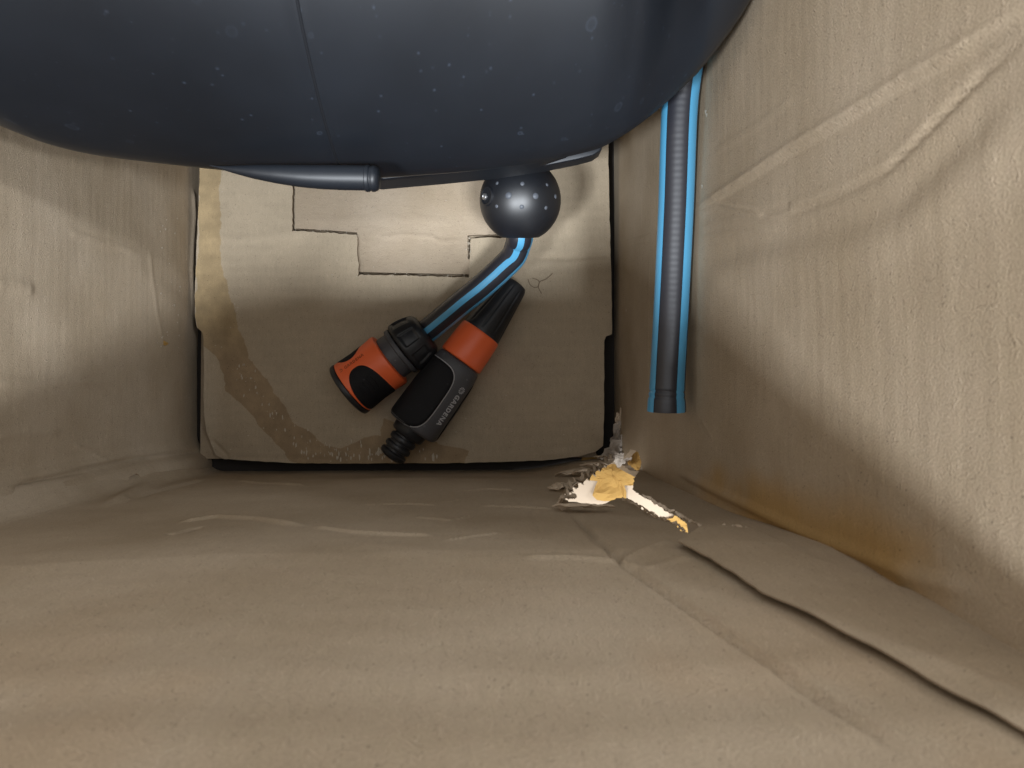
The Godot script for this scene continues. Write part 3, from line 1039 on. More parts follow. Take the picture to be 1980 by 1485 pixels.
func torn_corner(box: Node, front: Node) -> void:
	# crumpled liner rags round the hole
	var rags := [
		# px, py, z of the wall plane, size u, size v, tint
		[1114, 914, 0.0412, 0.011, 0.012, 0, 11], [1090, 942, 0.0412, 0.007, 0.014, 0, 12], [1150, 900, 0.0405, 0.010, 0.009, 0, 13],
		[1094, 966, 0.0405, 0.004, 0.010, 0, 14], [1122, 984, 0.0412, 0.012, 0.005, 0, 15], [1172, 886, 0.0405, 0.008, 0.008, 0, 16],
		
	]
	for r in rags:
		var c := on_z(r[0], r[1], r[2])
		var du := Vector3(r[3], rng.randf_range(-0.3, 0.3) * r[3], rng.randf_range(-0.2, 0.05) * r[3])
		var dv := Vector3(rng.randf_range(-0.2, 0.2) * r[4], r[4], rng.randf_range(-0.16, 0.0) * r[4])
		part("torn_liner", scrap(c, du, dv, r[6], 0.0035), M["torn_paper"] if r[5] == 0 else M["torn_paper_grey"], box)
	# added unseen sheet outside, above the hole, to keep lamp light from passing through
	var block_pos := func(q: Vector2) -> Vector3:
		return Vector3(q.x, 0.285 + q.y * 0.35 + 0.004 * N1.get_noise_2d(q.x * 2.0, q.y * 2.0), 0.0485 + q.y)
	var block_outline := ragged(PackedVector2Array([Vector2(-0.05, 0.0), Vector2(0.30, 0.0), Vector2(0.31, 0.05), Vector2(0.29, 0.105), Vector2(-0.03, 0.105), Vector2(-0.055, 0.06)]), 0.006, 0.0012)
	part("light_block", sheet(Rect2(-0.06, 0.0, 0.38, 0.11), 0.003, block_outline, [], block_pos, Vector3.DOWN, 0.001, wall_uv), M["cardboard"], box)
	# tufts standing along the foot of the corner
	var tufts := [[1194, 848, 0.004, 0.006, 0.012, 1, 21], [1186, 872, 0.010, 0.008, 0.008, 1, 22], [1206, 866, 0.010, 0.006, 0.009, 1, 23], [1200, 812, 0.008, 0.0035, 0.009, 0, 24], [1212, 806, 0.008, 0.0035, 0.007, 0, 25], [1196, 886, 0.014, 0.007, 0.006, 1, 26], [1203, 832, 0.006, 0.003, 0.008, 1, 28]]
	for t in tufts:
		var c := on_y(t[0], t[1], t[2])
		var du := Vector3(t[3], rng.randf_range(0.1, 0.5) * t[3], 0.0)
		var dv := Vector3(rng.randf_range(-0.3, 0.3) * t[3], rng.randf_range(0.0, 0.4) * t[4], -t[4])
		part("torn_liner", scrap(c, du, dv, t[6], 0.004), M["torn_paper"] if t[5] == 0 else M["torn_paper_grey"], box)
	# the wavy core of the board, laid bare along the upper edge of the hole
	for layer in 3:
		var line := [[1098, 962], [1112, 944], [1138, 928], [1160, 910], [1182, 896], [1196, 884]]
		var st := st_new()
		var a := PackedVector3Array()
		var steps := 60
		for i in steps + 1:
			var s := float(i) / steps * (line.size() - 1.001)
			var k := int(s)
			var f: float = s - k
			var p := on_z(lerpf(line[k][0], line[k + 1][0], f), lerpf(line[k][1], line[k + 1][1], f) - layer * 5, 0.0415 - 0.0012 * layer)
			p.z += 0.0013 * sin(i * 1.05 + layer) + rng.randfn(0, 0.0003)
			p.x += 0.0006 * cos(i * 1.05) + rng.randfn(0, 0.0003)
			a.append(p)
		st.set_smooth_group(-1)
		var low := PackedVector3Array()
		for i in steps + 1:
			low.append(a[i] + Vector3(-0.0010, -0.0030 - 0.0012 * sin(i * 0.5 + layer * 2.0) - rng.randf() * 0.0008, -0.0008))
		for i in steps:
			quad(st, a[i], a[i + 1], low[i + 1], low[i])
		part("corrugated_core", done(st), M["torn_paper"] if layer != 1 else M["card_edge"], front)
	# frayed strips along the slit to the right
	for e in [[[1240, 955], [1262, 966], [1285, 980], [1312, 994], [1332, 1006], [1352, 1014]], [[1205, 962], [1240, 980], [1262, 994], [1285, 1003], [1308, 1012], [1320, 1024]], [[1352, 1017], [1400, 1016], [1450, 1022], [1500, 1040], [1540, 1060]]]:
		var st := st_new()
		st.set_smooth_group(-1)
		var prev := Vector3.ZERO
		var prev2 := Vector3.ZERO
		var first := true
		for i in 46:
			var s: float = float(i) / 45.0 * (e.size() - 1.001)
			var k := int(s)
			var f: float = s - k
			var p := on_z(lerpf(e[k][0], e[k + 1][0], f), lerpf(e[k][1], e[k + 1][1], f), 0.0405)
			p += Vector3(rng.randfn(0, 0.0003), rng.randfn(0, 0.0004), rng.randf_range(-0.0008, 0.0002))
			var p2 := p + Vector3(rng.randf_range(0.0002, 0.0012), rng.randf_range(-0.0005, 0.0015), rng.randf_range(0.0005, 0.002))
			if not first:
				quad(st, prev, p, p2, prev2)
			first = false
			prev = p
			prev2 = p2
		part("torn_liner", done(st), M["white_fibre"] if e[0][0] == 0 else M["torn_paper"], front)


# ---------------------------------------------------------------- what shows through the hole
func build_ground() -> void:
	var st := st_new()
	var y := -0.0165
	quad(st, Vector3(-1.5, y, -1.5), Vector3(1.5, y, -1.5), Vector3(1.5, y, 1.5), Vector3(-1.5, y, 1.5))
	var o := MeshInstance3D.new()
	o.name = "ground"
	var am := done(st)
	am.surface_set_material(0, M["shade_floor"])
	o.mesh = am
	add_child(o)
	o.set_meta("kind", "structure")
	o.set_meta("label", "ground under the box, coloured dark for the shade in the gaps")
	var sheet_pos := func(q: Vector2) -> Vector3:
		return Vector3(q.x, -0.0150 + 0.0006 * N1.get_noise_2d(q.x * 3.0, q.y * 3.0) + 0.0004 * N2.get_noise_2d(q.x, q.y), q.y)
	var wo := PackedVector2Array([Vector2(0.050, 0.0505), Vector2(0.086, 0.0495), Vector2(0.16, 0.055), Vector2(0.17, 0.13), Vector2(0.05, 0.14), Vector2(0.045, 0.10)])
	var wp := part("white_paper", sheet(Rect2(0.01, 0.04, 0.165, 0.105), 0.003, ragged(wo, 0.01, 0.0004), [], sheet_pos, Vector3.DOWN, 0.0003, wall_uv), M["white_paper"], self, "bright pinkish white paper lying outside, seen through the torn slit")
	wp.set_meta("category", "paper")
	var c := on_y(1184, 920, -0.012)
	var p := part("crumpled_paper", scrap(c, Vector3(0.025, 0, 0.004), Vector3(-0.004, 0, 0.019), 41, 0.007), M["yellow_paper"], self, "crumpled yellow paper showing through the wide part of the torn hole")
	p.set_meta("category", "paper scrap")
	c = on_x(1226, 892, WX + 0.0085)
	p = part("paper_scrap", scrap(c, Vector3(0.002, 0.003, 0.016), Vector3(0.003, 0.022, -0.002), 43, 0.004), M["yellow_paper"], self, "small yellow paper scrap against the corner fold above the hole")
	p.set_meta("category", "paper scrap")
	c = on_y(1326, 1016, -0.012)
	p = part("paper_scrap", scrap(c, Vector3(0.017, 0, 0.006), Vector3(-0.004, 0, 0.014), 44, 0.003), M["yellow_paper"], self, "yellow paper scrap at the narrow right end of the slit")
	p.set_meta("category", "paper scrap")


# ---------------------------------------------------------------- hose reel housing
func build_housing() -> void:
	var c0 := on_y(800, 300, 0.10)
	var box := thing("hose_reel_housing", "large dark slate plastic hose reel housing filling the far side of the box", "hose reel", Vector3(c0.x, 0.03, c0.z - 0.08))
	var sil := [[-330, 90, 0.235], [-200, 150, 0.24], [-120, 190, 0.243], [0, 243, 0.252], [70, 270, 0.262], [150, 290, 0.275], [280, 308, 0.293], [430, 326, 0.308], [560, 337, 0.316], [700, 343, 0.32], [850, 335, 0.322], [960, 325, 0.322], [1060, 311, 0.318], [1130, 295, 0.312], [1165, 284, 0.306], [1205, 262, 0.295], [1250, 230, 0.278], [1300, 188, 0.262], [1350, 140, 0.248], [1395, 84, 0.237], [1440, 20, 0.226], [1468, -40, 0.218], [1490, -120, 0.210], [1500, -240, 0.205]]
	var ctrl := []
	for s in sil:
		ctrl.append(on_y(s[0], s[1], HC - s[2]))
	var path := smooth_path(ctrl, 0.0025)
	var n := path.size()
	# seam column
	var seam_p: Vector3 = on_y(660, 342, HC - 0.318)
	var prof := [[0.075, -0.075], [0.04, -0.055], [0.018, -0.032], [0.006, -0.014], [0.0012, -0.005], [0.0, 0.0], [0.0006, 0.006], [0.0024, 0.014], [0.0060, 0.024], [0.0115, 0.036], [0.0185, 0.048], [0.027, 0.060], [0.037, 0.072], [0.050, 0.084], [0.066, 0.095], [0.086, 0.105], [0.11, 0.112], [0.15, 0.118]]
	var rows := []
	var along := 0.0
	var smooth_in := []
	for i in n:
		var a := path[maxi(i - 6, 0)]
		var b := path[mini(i + 6, n - 1)]
		var t := b - a
		t.y = 0
		t = t.normalized()
		smooth_in.append(Vector3(t.z, 0, -t.x))     # left of the way to the right: away from the viewer
	for i in n:
		if i > 0:
			along += path[i].distance_to(path[i - 1])
		var row := []
		var ds := path[i].distance_to(seam_p)
		var lean := lerpf(0.45, 1.30, smoothstep(-0.17, 0.06, path[i].x))
		var groove := 0.0011 * exp(-pow(ds / 0.0016, 2.0))
		for k in prof.size():
			var g: float = groove
			var p: Vector3 = path[i] + smooth_in[i] * (prof[k][0] * lean + g) + Vector3(0, prof[k][1] - g * 0.5, 0)
			row.append([p, Vector2(along / 0.22 + 0.1, prof[k][1] / 0.19)])
		rows.append(row)
	var st := st_new()
	st.set_smooth_group(0)
	for i in n - 1:
		for k in prof.size() - 1:
			for c in [[i, k], [i + 1, k], [i + 1, k + 1], [i, k], [i + 1, k + 1], [i, k + 1]]:
				st.set_uv(rows[c[0]][c[1]][1])
				st.add_vertex(rows[c[0]][c[1]][0])
	# close the top and the back
	part("shell", done(st), M["slate_plastic"], box)
	var stc := st_new()
	stc.set_smooth_group(-1)
	for lv in [0, prof.size() - 1]:
		for i in n - 1:
			var p: Vector3 = rows[i][lv][0]
			var q: Vector3 = rows[i + 1][lv][0]
			quad(stc, p, q, Vector3(q.x * 0.6 - 0.02, q.y, -0.318), Vector3(p.x * 0.6 - 0.02, p.y, -0.318))
	part("back_shell", done(stc), M["slate_plastic"], box)
	# dark line in the seam
	var seam := PackedVector3Array()
	var si := 0
	for i in n:
		if path[i].distance_to(seam_p) < path[si].distance_to(seam_p):
			si = i
	for k in range(4, prof.size()):
		seam.append(rows[si][k][0] + smooth_in[si] * 0.0003)
	var ss := st_new()
	sweep(ss, seam, [0.0007], 8)
	part("seam", done(ss), M["slate_seam"], box)
	# base rim under the shell, seen edge-on
	var y := HC - 0.352
	var rim := flat_y([[560, 338], [735, 355], [850, 345], [960, 334], [1060, 319], [1120, 307], [1150, 299], [1163, 290], [1167, 278], [1160, 240], [1000, 200], [560, 200]], y)
	part("base_rim", slab(rim, y, 0.010, 0.0016), M["slate_plastic"], box)
	var rim2 := flat_y([[700, 332], [735, 347], [850, 336], [960, 324], [1040, 311], [1100, 290], [700, 230]], y + 0.012)
	part("base_rim", slab(rim2, y + 0.012, 0.011, 0.003), M["slate_plastic"], box)
	# half-round outlet lip, ending in a ring
	var lc := []
	var lr := []
	var lip := [[405, 320, 0.5], [440, 326, 6.0], [490, 332, 13.0], [540, 337, 17.5], [590, 341, 20.5], [640, 343, 22.5], [690, 344, 23.5], [712, 344.5, 23.5]]
	for e in lip:
		lc.append(on_y(e[0], e[1], HC - 0.296))
	var lpath := smooth_path(lc, 0.002)
	for i in lpath.size():
		var f := float(i) / (lpath.size() - 1) * (lip.size() - 1.001)
		var k := int(f)
		lr.append(lerpf(lip[k][2], lip[k + 1][2], f - k) * 0.296 / FPX)
	var sl := st_new()
	sweep(sl, lpath, lr, 40)
	part("outlet_lip", done(sl), M["slate_plastic"], box)
	var ring := st_new()
	var ra := on_y(706, 345, HC - 0.296)
	var rb := on_y(734, 346, HC - 0.296)
	lathe(ring, frame(ra, rb), [[0, 0], [0, 23.0], [1.5, 25.0], [6, 25.5], [9, 24.5], [10, 23.3], [12, 23.3], [14, 24.8], [19, 24.5], [25, 21.5], [28, 16], [29, 0]], 0.296 / FPX, 48)
	part("lip_ring", done(ring), M["slate_plastic"], box)

# a flat slab with a rounded upper edge; poly in (x, z)
func slab(poly: PackedVector2Array, y: float, h: float, bev: float) -> ArrayMesh:
	var st := st_new()
	var c := Vector2.ZERO
	for p in poly:
		c += p / poly.size()
	var levels := [[1.0, -h], [1.0, -bev]]
	for k in 5:
		var a := PI / 2 * (k + 1) / 5.0
		levels.append([1.0 - (1.0 - cos(a)) * bev / 0.05, -bev + sin(a) * bev])
	levels.append([0.6, 0.0])
	levels.append([0.0, 0.0])
	st.set_smooth_group(0)
	var n := poly.size()
	for k in levels.size() - 1:
		for i in n:
			var q := []
			for e in [[i, k], [i + 1, k], [i + 1, k + 1], [i, k + 1]]:
				var p: Vector2 = c + (poly[e[0] % n] - c) * levels[e[1]][0]
				q.append(Vector3(p.x, y + levels[e[1]][1], p.y))
			quad(st, q[0], q[1], q[2], q[3])
	return done(st)


# ---------------------------------------------------------------- hoses
func hose_rib(s: float, th: float, r: float) -> float:
	return r + 0.00003 * sin(s * TAU / 0.0052 + 6.0 * th) * sin(s * TAU / 0.0052 - 6.0 * th)

func hose_body(o: Node3D, path: PackedVector3Array, rad: Array, stripes: Array, rib: Callable) -> void:
	var st := st_new()
	sweep(st, path, rad, 48, 0.0, TAU, rib)
	part("tube", done(st), M["hose_black"], o)
	for a in stripes:
		var ss := st_new()
		var rr := []
		for i in path.size():
			rr.append((rad[i] if rad.size() > 1 else rad[0]) + 0.00022)
		sweep(ss, path, rr, 10, a[0] - a[1], a[0] + a[1], null, false)
		part("stripe", done(ss), M["hose_blue"], o)

func build_long_hose() -> void:
	var r := 0.0075
	var ctrl := [on_y(1361, -60, 0.196), on_y(1338, 60, 0.188), on_y(1316, 200, 0.181), on_y(1308, 400, 0.174), on_y(1301, 550, 0.170), on_y(1293, 700, 0.168), on_y(1289.5, 770, 0.1675), on_y(1289, 795, 0.167)]
	var path := smooth_path(ctrl, 0.0007)
	var n := path.size()
	var rad := []
	var total := 0.0
	for i in range(1, n):
		total += path[i].distance_to(path[i - 1])
	var run := 0.0
	for i in n:
		if i > 0:
			run += path[i].distance_to(path[i - 1])
		var e := total - run
		var v := r
		v += 0.0007 * smoothstep(0.012, 0.0, e)                          # the cut end flares a little
		for cr in [0.0062, 0.0085]:
			v -= 0.0004 * exp(-pow((e - cr) / 0.0006, 2.0))              # crimp marks
		rad.append(v)
	var o := thing("garden_hose", "long black hose with blue stripes hanging along the right wall", "hose", path[n - 1])
	hose_body(o, path, rad, [[1.30, 0.33], [-0.58, 0.31], [2.9, 0.3], [-2.0, 0.3]], hose_rib)


func build_ball_and_hose() -> void:
	var c := on_y(1006, 388, HC - 0.40)
	var k := 0.40 / FPX
	var v := (c - Vector3(0, HC, 0)).normalized()
	var ax := (Vector3(0, 0, 1) - v * v.z).normalized()       # flat face looks towards the viewer's side
	var f := Transform3D(Basis(ax.cross(-v), ax, -v), c)
	var ball := thing("hose_stop_ball", "black hollow plastic ball with small nubs threaded on the short hose", "hose stop", c)
	var prof := []
	for i in 33:
		var a := PI - (PI - 0.51) * i / 32.0
		prof.append([79.0 * cos(a), 79.0 * sin(a)])
	prof.append([69.6, 37.0])
	prof.append([69.6, 27.0])
	prof.append([60.0, 26.0])
	prof.append([60.0, 0.0])
	var st := st_new()
	lathe(st, f, prof, k, 72)
	part("shell", done(st), M["ball_plastic"], ball)
	for p in [[961, 354, 3.3], [1010, 355, 3.8], [1058, 357, 3.3], [983, 378, 5.6], [1036, 379, 5.2], [1074.5, 380, 4.0], [960, 399, 3.4], [1009, 400, 4.0], [1056, 402, 3.6], [984.5, 421, 2.0], [1030, 422, 2.0], [1009, 425, 1.4], [1034, 335, 2.0], [1056, 435, 1.4], [999, 423, 1.0]]:
		var q := ray(Vector2(p[0], p[1]))
		var o := Vector3(0, HC, 0) - c
		var b := o.dot(q)
		var R := 79.0 * k
		var disc := b * b - q.length_squared() * (o.length_squared() - R * R)
		if disc < 0:
			continue
		var t := (-b - sqrt(disc)) / q.length_squared()
		var hit := Vector3(0, HC, 0) + q * t
		var nn := (hit - c).normalized()
		var ns := st_new()
		lathe(ns, frame(hit - nn * 0.0004, hit + nn, Vector3(0, 0, -1)), [[0, 1.2], [0.25, 1.1], [0.5, 0.8], [0.6, 0.4], [0.62, 0.0]], p[2] * k, 16)
		part("nub", done(ns), M["nub_plastic"], ball)
	# screw well on the left flank
	var q2 := ray(Vector2(941, 379))
	var o2 := Vector3(0, HC, 0) - c
	var b2 := o2.dot(q2)
	var d2 := b2 * b2 - q2.length_squared() * (o2.length_squared() - pow(79.0 * k, 2))
	var h2 := Vector3(0, HC, 0) + q2 * ((-b2 - sqrt(maxf(d2, 0.0))) / q2.length_squared())
	var n2 := (h2 - c).normalized()
	var wf := frame(h2 - n2 * 0.001, h2 + n2, Vector3(0, 0, -1))
	var ws := st_new()
	lathe(ws, wf, [[0, 19], [4.2, 18.5], [5.2, 17], [5.0, 15], [2.4, 14.4]], k, 36)
	part("screw_well", done(ws), M["ball_plastic"], ball)
	var wd := st_new()
	lathe(wd, wf, [[3.2, 14.6], [3.3, 0.0]], k, 36)
	part("screw_well", done(wd), M["slate_seam"], ball)
	var sc := st_new()
	var sf := wf.translated_local(Vector3(5.0, 0, 0) * k * 1.0)
	lathe(sc, sf, [[3, 6.5], [6.0, 6.5], [7.5, 5.0], [8.0, 2.5], [6.5, 1.8], [6.5, 0]], k, 18)
	part("screw", done(sc), M["screw_metal"], ball)
	# short hose from the ball down to the connector
	var p0 := c + ax * 0.012
	var ctrl := [p0, c + ax * 69.0 * k, on_y(1003, 470, 0.060), on_y(993, 496, 0.054), on_y(968, 522, 0.048), on_y(930, 556, 0.041), on_y(890, 588, 0.033), on_y(850, 621, 0.026), on_y(825, 641, 0.0215), on_y(800, 658, 0.0195)]
	var path := smooth_path(ctrl, 0.0007)
	var o := thing("garden_hose", "short bent black hose with bright blue stripe joining the ball and the orange connector", "hose", path[path.size() - 1])
	var soft := func(s: float, th: float, r: float) -> float:
		return r + 0.00004 * sin(s * TAU / 0.0016)
	hose_body(o, path, [0.0073], [[-0.06, 0.25], [-1.30, 0.28], [1.75, 0.28], [3.2, 0.28]], soft)


# ---------------------------------------------------------------- connector and nozzle
func letters(text: String, depth: float, bold := true) -> TextMesh:
	var t := TextMesh.new()
	t.text = text
	var font := SystemFont.new()
	font.font_names = PackedStringArray(["Droid Sans"])
	font.font_weight = 700 if bold else 400
	t.font = font
	t.font_size = 64
	t.pixel_size = 0.001
	t.depth = depth
	t.curve_step = 2.0
	t.horizontal_alignment = HORIZONTAL_ALIGNMENT_CENTER
	t.vertical_alignment = VERTICAL_ALIGNMENT_CENTER
	return t

func place_text(mesh: Mesh, mat: Material, parent: Node3D, origin: Vector3, right: Vector3, up: Vector3, called: String, grow := 1.0) -> void:
	var o := MeshInstance3D.new()
	o.name = numbered(called, parent)
	o.mesh = mesh
	o.material_override = mat
	parent.add_child(o, true)
	var off := Vector3.ZERO
	var p: Node = parent
	while p != self:
		off += p.position
		p = p.get_parent()
	o.transform = Transform3D(Basis(right, up, right.cross(up)) * grow, origin - off) if grow != 1.0 else Transform3D(Basis(right, up, right.cross(up)), origin - off)

func flower(rad: float, h: float) -> ArrayMesh:      # ring of petals round a curl
	var st := st_new()
	st.set_smooth_group(-1)
	for k in 10:
		var a := TAU * k / 10.0
		var c := Vector2(cos(a), sin(a)) * rad * 0.78
		for i in 8:
			var p := c + Vector2(cos(TAU * i / 8.0), sin(TAU * i / 8.0)) * rad * 0.2
			var q := c + Vector2(cos(TAU * (i + 1) / 8.0), sin(TAU * (i + 1) / 8.0)) * rad * 0.2
			tri(st, Vector3(c.x, c.y, h), Vector3(p.x, p.y, h), Vector3(q.x, q.y, h))
	var turns := 36
	for i in turns:
		var q := []
		for e in [[i, 0.44], [i, 0.60], [i + 1, 0.60], [i + 1, 0.44]]:
			var t: float = float(e[0]) / turns
			var a := TAU * 1.35 * t
			var r: float = rad * e[1] * (1.0 - 0.62 * t)
			q.append(Vector3(cos(a) * r, sin(a) * r, h))
		quad(st, q[0], q[1], q[2], q[3])
	return done(st)

func build_nozzle() -> void:
	var a := on_y(755, 885, 0.0185)
	var b := on_y(998, 549, 0.0185)
	var f := frame(a, b)
	var k := (HC - 0.0185) / FPX
	var o := thing("spray_nozzle", "grey and black spray nozzle with orange collar lying diagonally on the box bottom", "hose nozzle", a)
	var st := st_new()
	lathe(st, f, [[0, 0], [0, 17], [1, 19], [3, 24], [6, 26.5], [12, 27], [14, 25.5], [15, 22], [19, 22], [20, 25.5], [22, 26.5], [27, 26.5], [29, 25.5], [30, 22.5], [35, 22.5], [36, 26], [38, 27], [44, 27], [46, 26], [47, 23], [50, 23], [52, 30], [55, 33], [62, 34], [72, 35], [72, 0]], k, 48)
	part("tail_connector", done(st), M["black_plastic"], o)
	var sup := 2.55
	var body_prof := [[70, 0], [70, 40], [70.6, 46.5], [72, 49.5], [75, 51.5], [80, 52.2], [100, 52.3], [130, 51.6], [160, 50.6], [190, 49.0], [212, 46.8], [222, 44.8], [227, 42.4], [228.5, 39], [228.5, 0]]
	var sb := st_new()
	lathe(sb, f, body_prof, k, 96, null, sup)
	part("body", done(sb), M["grey_plastic"], o)
	var rad := func(s: float) -> float:
		for i in body_prof.size() - 1:
			if s >= body_prof[i][0] and s <= body_prof[i + 1][0] and body_prof[i + 1][0] > body_prof[i][0]:
				return lerpf(body_prof[i][1], body_prof[i + 1][1], (s - body_prof[i][0]) / (body_prof[i + 1][0] - body_prof[i][0]))
		return 50.0
	var grip := pad_patch(f, k, 141.0, 68.0, deg_to_rad(-46), deg_to_rad(66), 4.2, rad, 1.0, 2.0, sup)
	part("grip_pad", grip, M["soft_black"], o)
	var rimp := pad_patch(f, k, 141.0, 69.6, deg_to_rad(-46), deg_to_rad(68), 4.2, rad, 0.55, 2.0, sup)
	part("grip_rim", rimp, M["print_grey"], o)
	var grip2 := pad_patch(f, k, 141.0, 68.0, deg_to_rad(134), deg_to_rad(66), 4.2, rad, 1.0, 2.0, sup)
	part("grip_pad", grip2, M["soft_black"], o)
	var so := st_new()
	lathe(so, f, [[229.5, 0], [229.5, 42.5], [230.5, 44], [233, 44.8], [262, 43.8], [292, 42.0], [296, 41.2], [297.5, 39.5], [298, 36], [298, 0]], k, 72)
	part("collar", done(so), M["orange_plastic"], o)
	var flute := func(s: float, th: float, r: float) -> float:
		var w := pow(0.5 + 0.5 * cos(th * 9.0 + 0.6), 14.0)
		return r - 1.7 * w * smoothstep(304, 312, s) * (1.0 - smoothstep(396, 404, s))
	var sn := st_new()
	var cone := [[297, 0], [297, 39.2], [300, 39.6]]
	for i in 12:
		cone.append([304.0 + i * 8.6, 39.2 - i * 1.17])
	cone.append_array([[406, 25.2], [411, 23.6], [414, 21.5], [415, 19], [415, 12], [408, 10], [408, 0]])
	lathe(sn, f, cone, k, 180, flute)
	part("tip_cone", done(sn), M["black_plastic"], o)
	# printed name and emblem
	var th := deg_to_rad(43)
	var fine := func(s: float, t: float, lift: float) -> Vector3:
		var r: float = rad.call(s) * pow(pow(absf(sin(t)), sup) + pow(absf(cos(t)), sup), -1.0 / sup)
		return f * (ring_dir(t) * (r + lift) * k + Vector3(0, s * k, 0))
	var p0: Vector3 = fine.call(140.0, th, 0.0)
	var up_dir: Vector3 = (fine.call(140.0, th + 0.06, 0.0) - fine.call(140.0, th - 0.06, 0.0)).normalized()
	var right_dir: Vector3 = (fine.call(120.0, th, 0.0) - fine.call(160.0, th, 0.0)).normalized()
	up_dir = (up_dir - right_dir * up_dir.dot(right_dir)).normalized()
	var nrm := right_dir.cross(up_dir)
	place_text(letters("GARDENA", 0.004), M["print_grey"], o, p0 + nrm * 0.00012, right_dir, up_dir, "lettering", 14.4 * k / 0.064)
	var pe: Vector3 = fine.call(184.0, th, 0.0)
	place_text(flower(7.2 * k, 0.0002), M["print_grey"], o, pe + nrm * 0.0001, right_dir, up_dir, "emblem")


func build_connector() -> void:
	var a := on_y(671, 757, 0.0188)
	var b := on_y(826, 641, 0.0215)
	var f := frame(a, b)
	var k := 0.4495 / FPX
	var o := thing("hose_connector", "orange and black quick hose connector screwed onto the short hose", "hose connector", a)
	var st := st_new()
	lathe(st, f, [[0, 0], [0, 30], [0, 48], [1, 53], [3, 55.5], [9, 56.5], [11.5, 55.5], [12, 52], [12, 0]], k, 72)
	part("end_ring", done(st), M["black_plastic"], o)
	var body_prof := [[12, 0], [12, 53.0], [13, 54.6], [16, 55.0], [30, 53.8], [50, 52.8], [70, 53.2], [86, 54.2], [97, 55.2], [102, 54.6], [104, 52], [104.5, 46], [104.5, 0]]
	var sb := st_new()
	lathe(sb, f, body_prof, k, 96)
	part("body", done(sb), M["orange_plastic"], o)
	var rad := func(s: float) -> float:
		for i in body_prof.size() - 1:
			if s >= body_prof[i][0] and s <= body_prof[i + 1][0] and body_prof[i + 1][0] > body_prof[i][0]:
				return lerpf(body_prof[i][1], body_prof[i + 1][1], (s - body_prof[i][0]) / (body_prof[i + 1][0] - body_prof[i][0]))
		return 53.0
	for t in [53.0, -127.0]:
		var pm := pad_patch(f, k, 47.0, 31.5, deg_to_rad(t), deg_to_rad(76), 2.3, rad, 0.9)
		var pad := part("grip_pad", pm, M["soft_black"], o)
		for g in 4:
			var s: float = 33.0 + g * 9.0
			var pts := PackedVector3Array()
			for i in 9:
				var th := deg_to_rad(t - 44.0 + i * 3.6)
				pts.append(f * (ring_dir(th) * (rad.call(s) + 0.9) * k + Vector3(0, (s + 2.0 * sin(i * 0.4)) * k, 0)))
			var gs := st_new()
			sweep(gs, pts, [1.1 * k], 8)
			part("grip_rib", done(gs), M["soft_black"], pad)
	var sn := st_new()
	lathe(sn, f, [[104, 0], [104, 43], [105, 44], [122, 43.5], [124, 43.5], [125, 46.5], [126, 48.5], [132, 49], [134, 48], [134.5, 45], [134.5, 0]], k, 72)
	part("neck", done(sn), M["grey_plastic"], o)
	var lobes := func(s: float, th: float, r: float) -> float:
		var w := 0.5 + 0.5 * cos(th * 7.0 + 0.9)
		var cut := smoothstep(0.30, 0.42, w) * smoothstep(145, 148, s) * (1.0 - smoothstep(174, 178, s))
		var fine2 := 0.8 * maxf(0.0, cos(th * 63.0)) * smoothstep(0.16, 0.3, w) * (1.0 - smoothstep(0.30, 0.42, w)) * smoothstep(146, 150, s)
		return r - 4.2 * cut - fine2
	var nut := [[136, 0], [136, 47], [137, 50.5], [139, 52], [143, 52.5]]
	for i in 16:
		var u := i / 15.0
		nut.append([145.0 + 40.0 * u, 52.5 - 10.0 * u * u])
	nut.append_array([[189, 38], [191, 33], [191.5, 27], [188, 25], [188, 0]])
	var ns := st_new()
	lathe(ns, f, nut, k, 252, lobes)
	part("nut", done(ns), M["black_plastic"], o)
	# worn dark print along the orange web between the pads
	var th := deg_to_rad(-37)
	var p0 := f * (ring_dir(th) * 53.4 * k + Vector3(0, 52.0 * k, 0))
	var right_dir := f.basis.y.normalized()
	var nrm := (f.basis * ring_dir(th)).normalized()
	var up_dir := nrm.cross(right_dir)
	place_text(letters("GARDENA", 0.004), M["print_dark"], o, p0 + nrm * 0.0001, right_dir, up_dir, "lettering", 9.4 * k / 0.064)
	var pe := f * (ring_dir(th) * 53.6 * k + Vector3(0, 22.0 * k, 0))
	place_text(flower(4.6 * k, 0.0002), M["print_dark"], o, pe + nrm * 0.0001, right_dir, up_dir, "emblem")


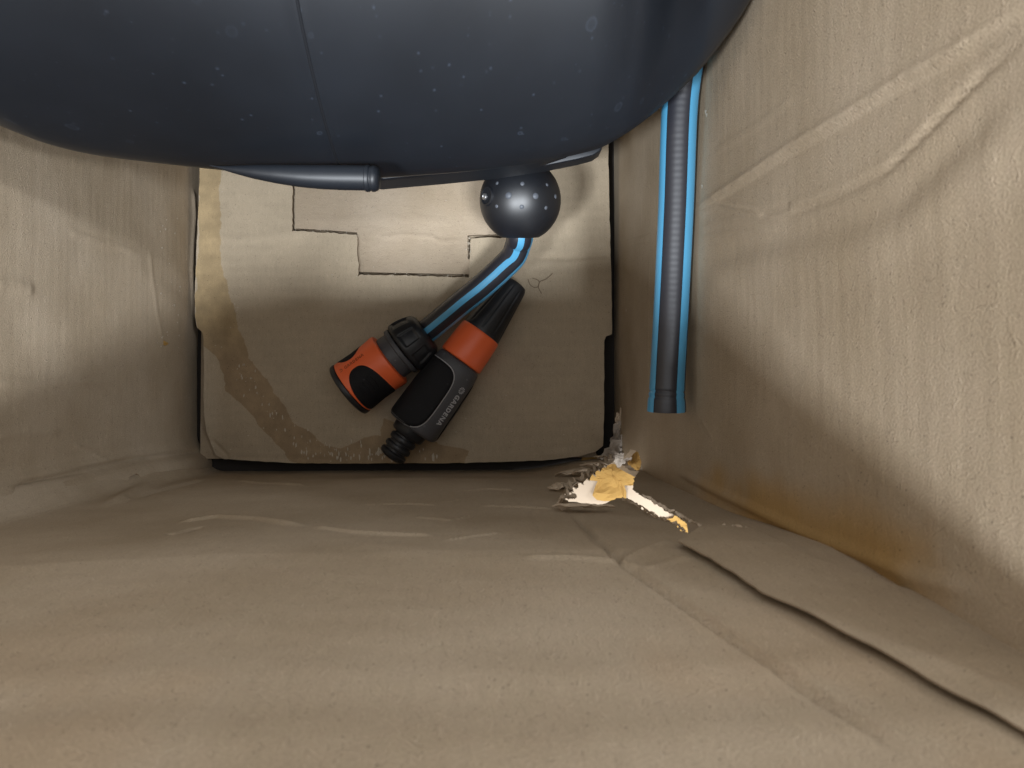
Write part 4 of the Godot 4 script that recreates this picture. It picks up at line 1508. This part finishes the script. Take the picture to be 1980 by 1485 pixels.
# ---------------------------------------------------------------- small debris
func build_debris() -> void:
	var o := thing("fibre_curl", "thin brown curled fibre lying right of the black nozzle tip", "fibre", on_y(1045, 545, 0.0005))
	for l in [[[1021, 540], [1026, 552], [1038, 556], [1044, 545], [1056, 540], [1068, 529]], [[1030, 538], [1042, 544], [1041, 556], [1047, 568]]]:
		var c := []
		for p in l:
			var q := on_y(p[0], p[1], 0.0)
			c.append(floor_pos(Vector2(q.x, q.z)) + Vector3(0, 0.0007, 0))
		var st := st_new()
		sweep(st, smooth_path(c, 0.0006), [0.00020], 8)
		part("strand", done(st), M["hair"], o)
	var crumb := thing("resin_speck", "tiny amber resin speck stuck on the lower left wall", "speck", left_pos(Vector2(on_x(319, 664, LX).z, on_x(319, 664, LX).y)))
	part("blob", scrap(crumb.position + Vector3(0.0008, 0, 0), Vector3(0, 0.0035, 0), Vector3(0, 0, 0.0015), 61, 0.001), M["yellow_paper"], crumb)
	var st2 := st_new()
	st2.set_smooth_group(-1)
	for k in 26:
		var px := 300.0 + rng.randf() * 55.0
		var py := 420.0 + rng.randf() * 260.0
		var q := on_x(px, py, LX)
		var c := left_pos(Vector2(q.z, q.y)) + Vector3(0.0003, 0, 0)
		var s := rng.randf_range(0.0003, 0.0008)
		tri(st2, c + Vector3(0.0002, s * 2.0, 0), c + Vector3(0, -s, s), c + Vector3(0.0003, -s, -s))
	for p in [[1366, 216], [1368, 222], [1360, 360], [1212, 600]]:
		var q := on_x(p[0], p[1], WX)
		var c := right_pos(Vector2(q.z, q.y)) - Vector3(0.0003, 0, 0)
		var s := rng.randf_range(0.0006, 0.0012)
		tri(st2, c + Vector3(-0.0002, s * 2.0, 0), c + Vector3(0, -s, s), c + Vector3(-0.0003, -s, -s))
	for k in 90:
		var q := on_y(rng.randf_range(400, 1170), rng.randf_range(350, 880), 0.0)
		var c := floor_pos(Vector2(q.x, q.z)) + Vector3(0, 0.0002, 0)
		var s := rng.randf_range(0.00015, 0.00045)
		tri(st2, c + Vector3(s * 1.6, 0, 0), c + Vector3(-s, 0.0003, s), c + Vector3(-s, 0, -s))
	var g := part("paper_crumbs", done(st2), M["white_fibre"], self, "pale paper crumbs scattered on the cardboard walls and bottom")
	g.set_meta("kind", "stuff")
	g.set_meta("category", "crumbs")
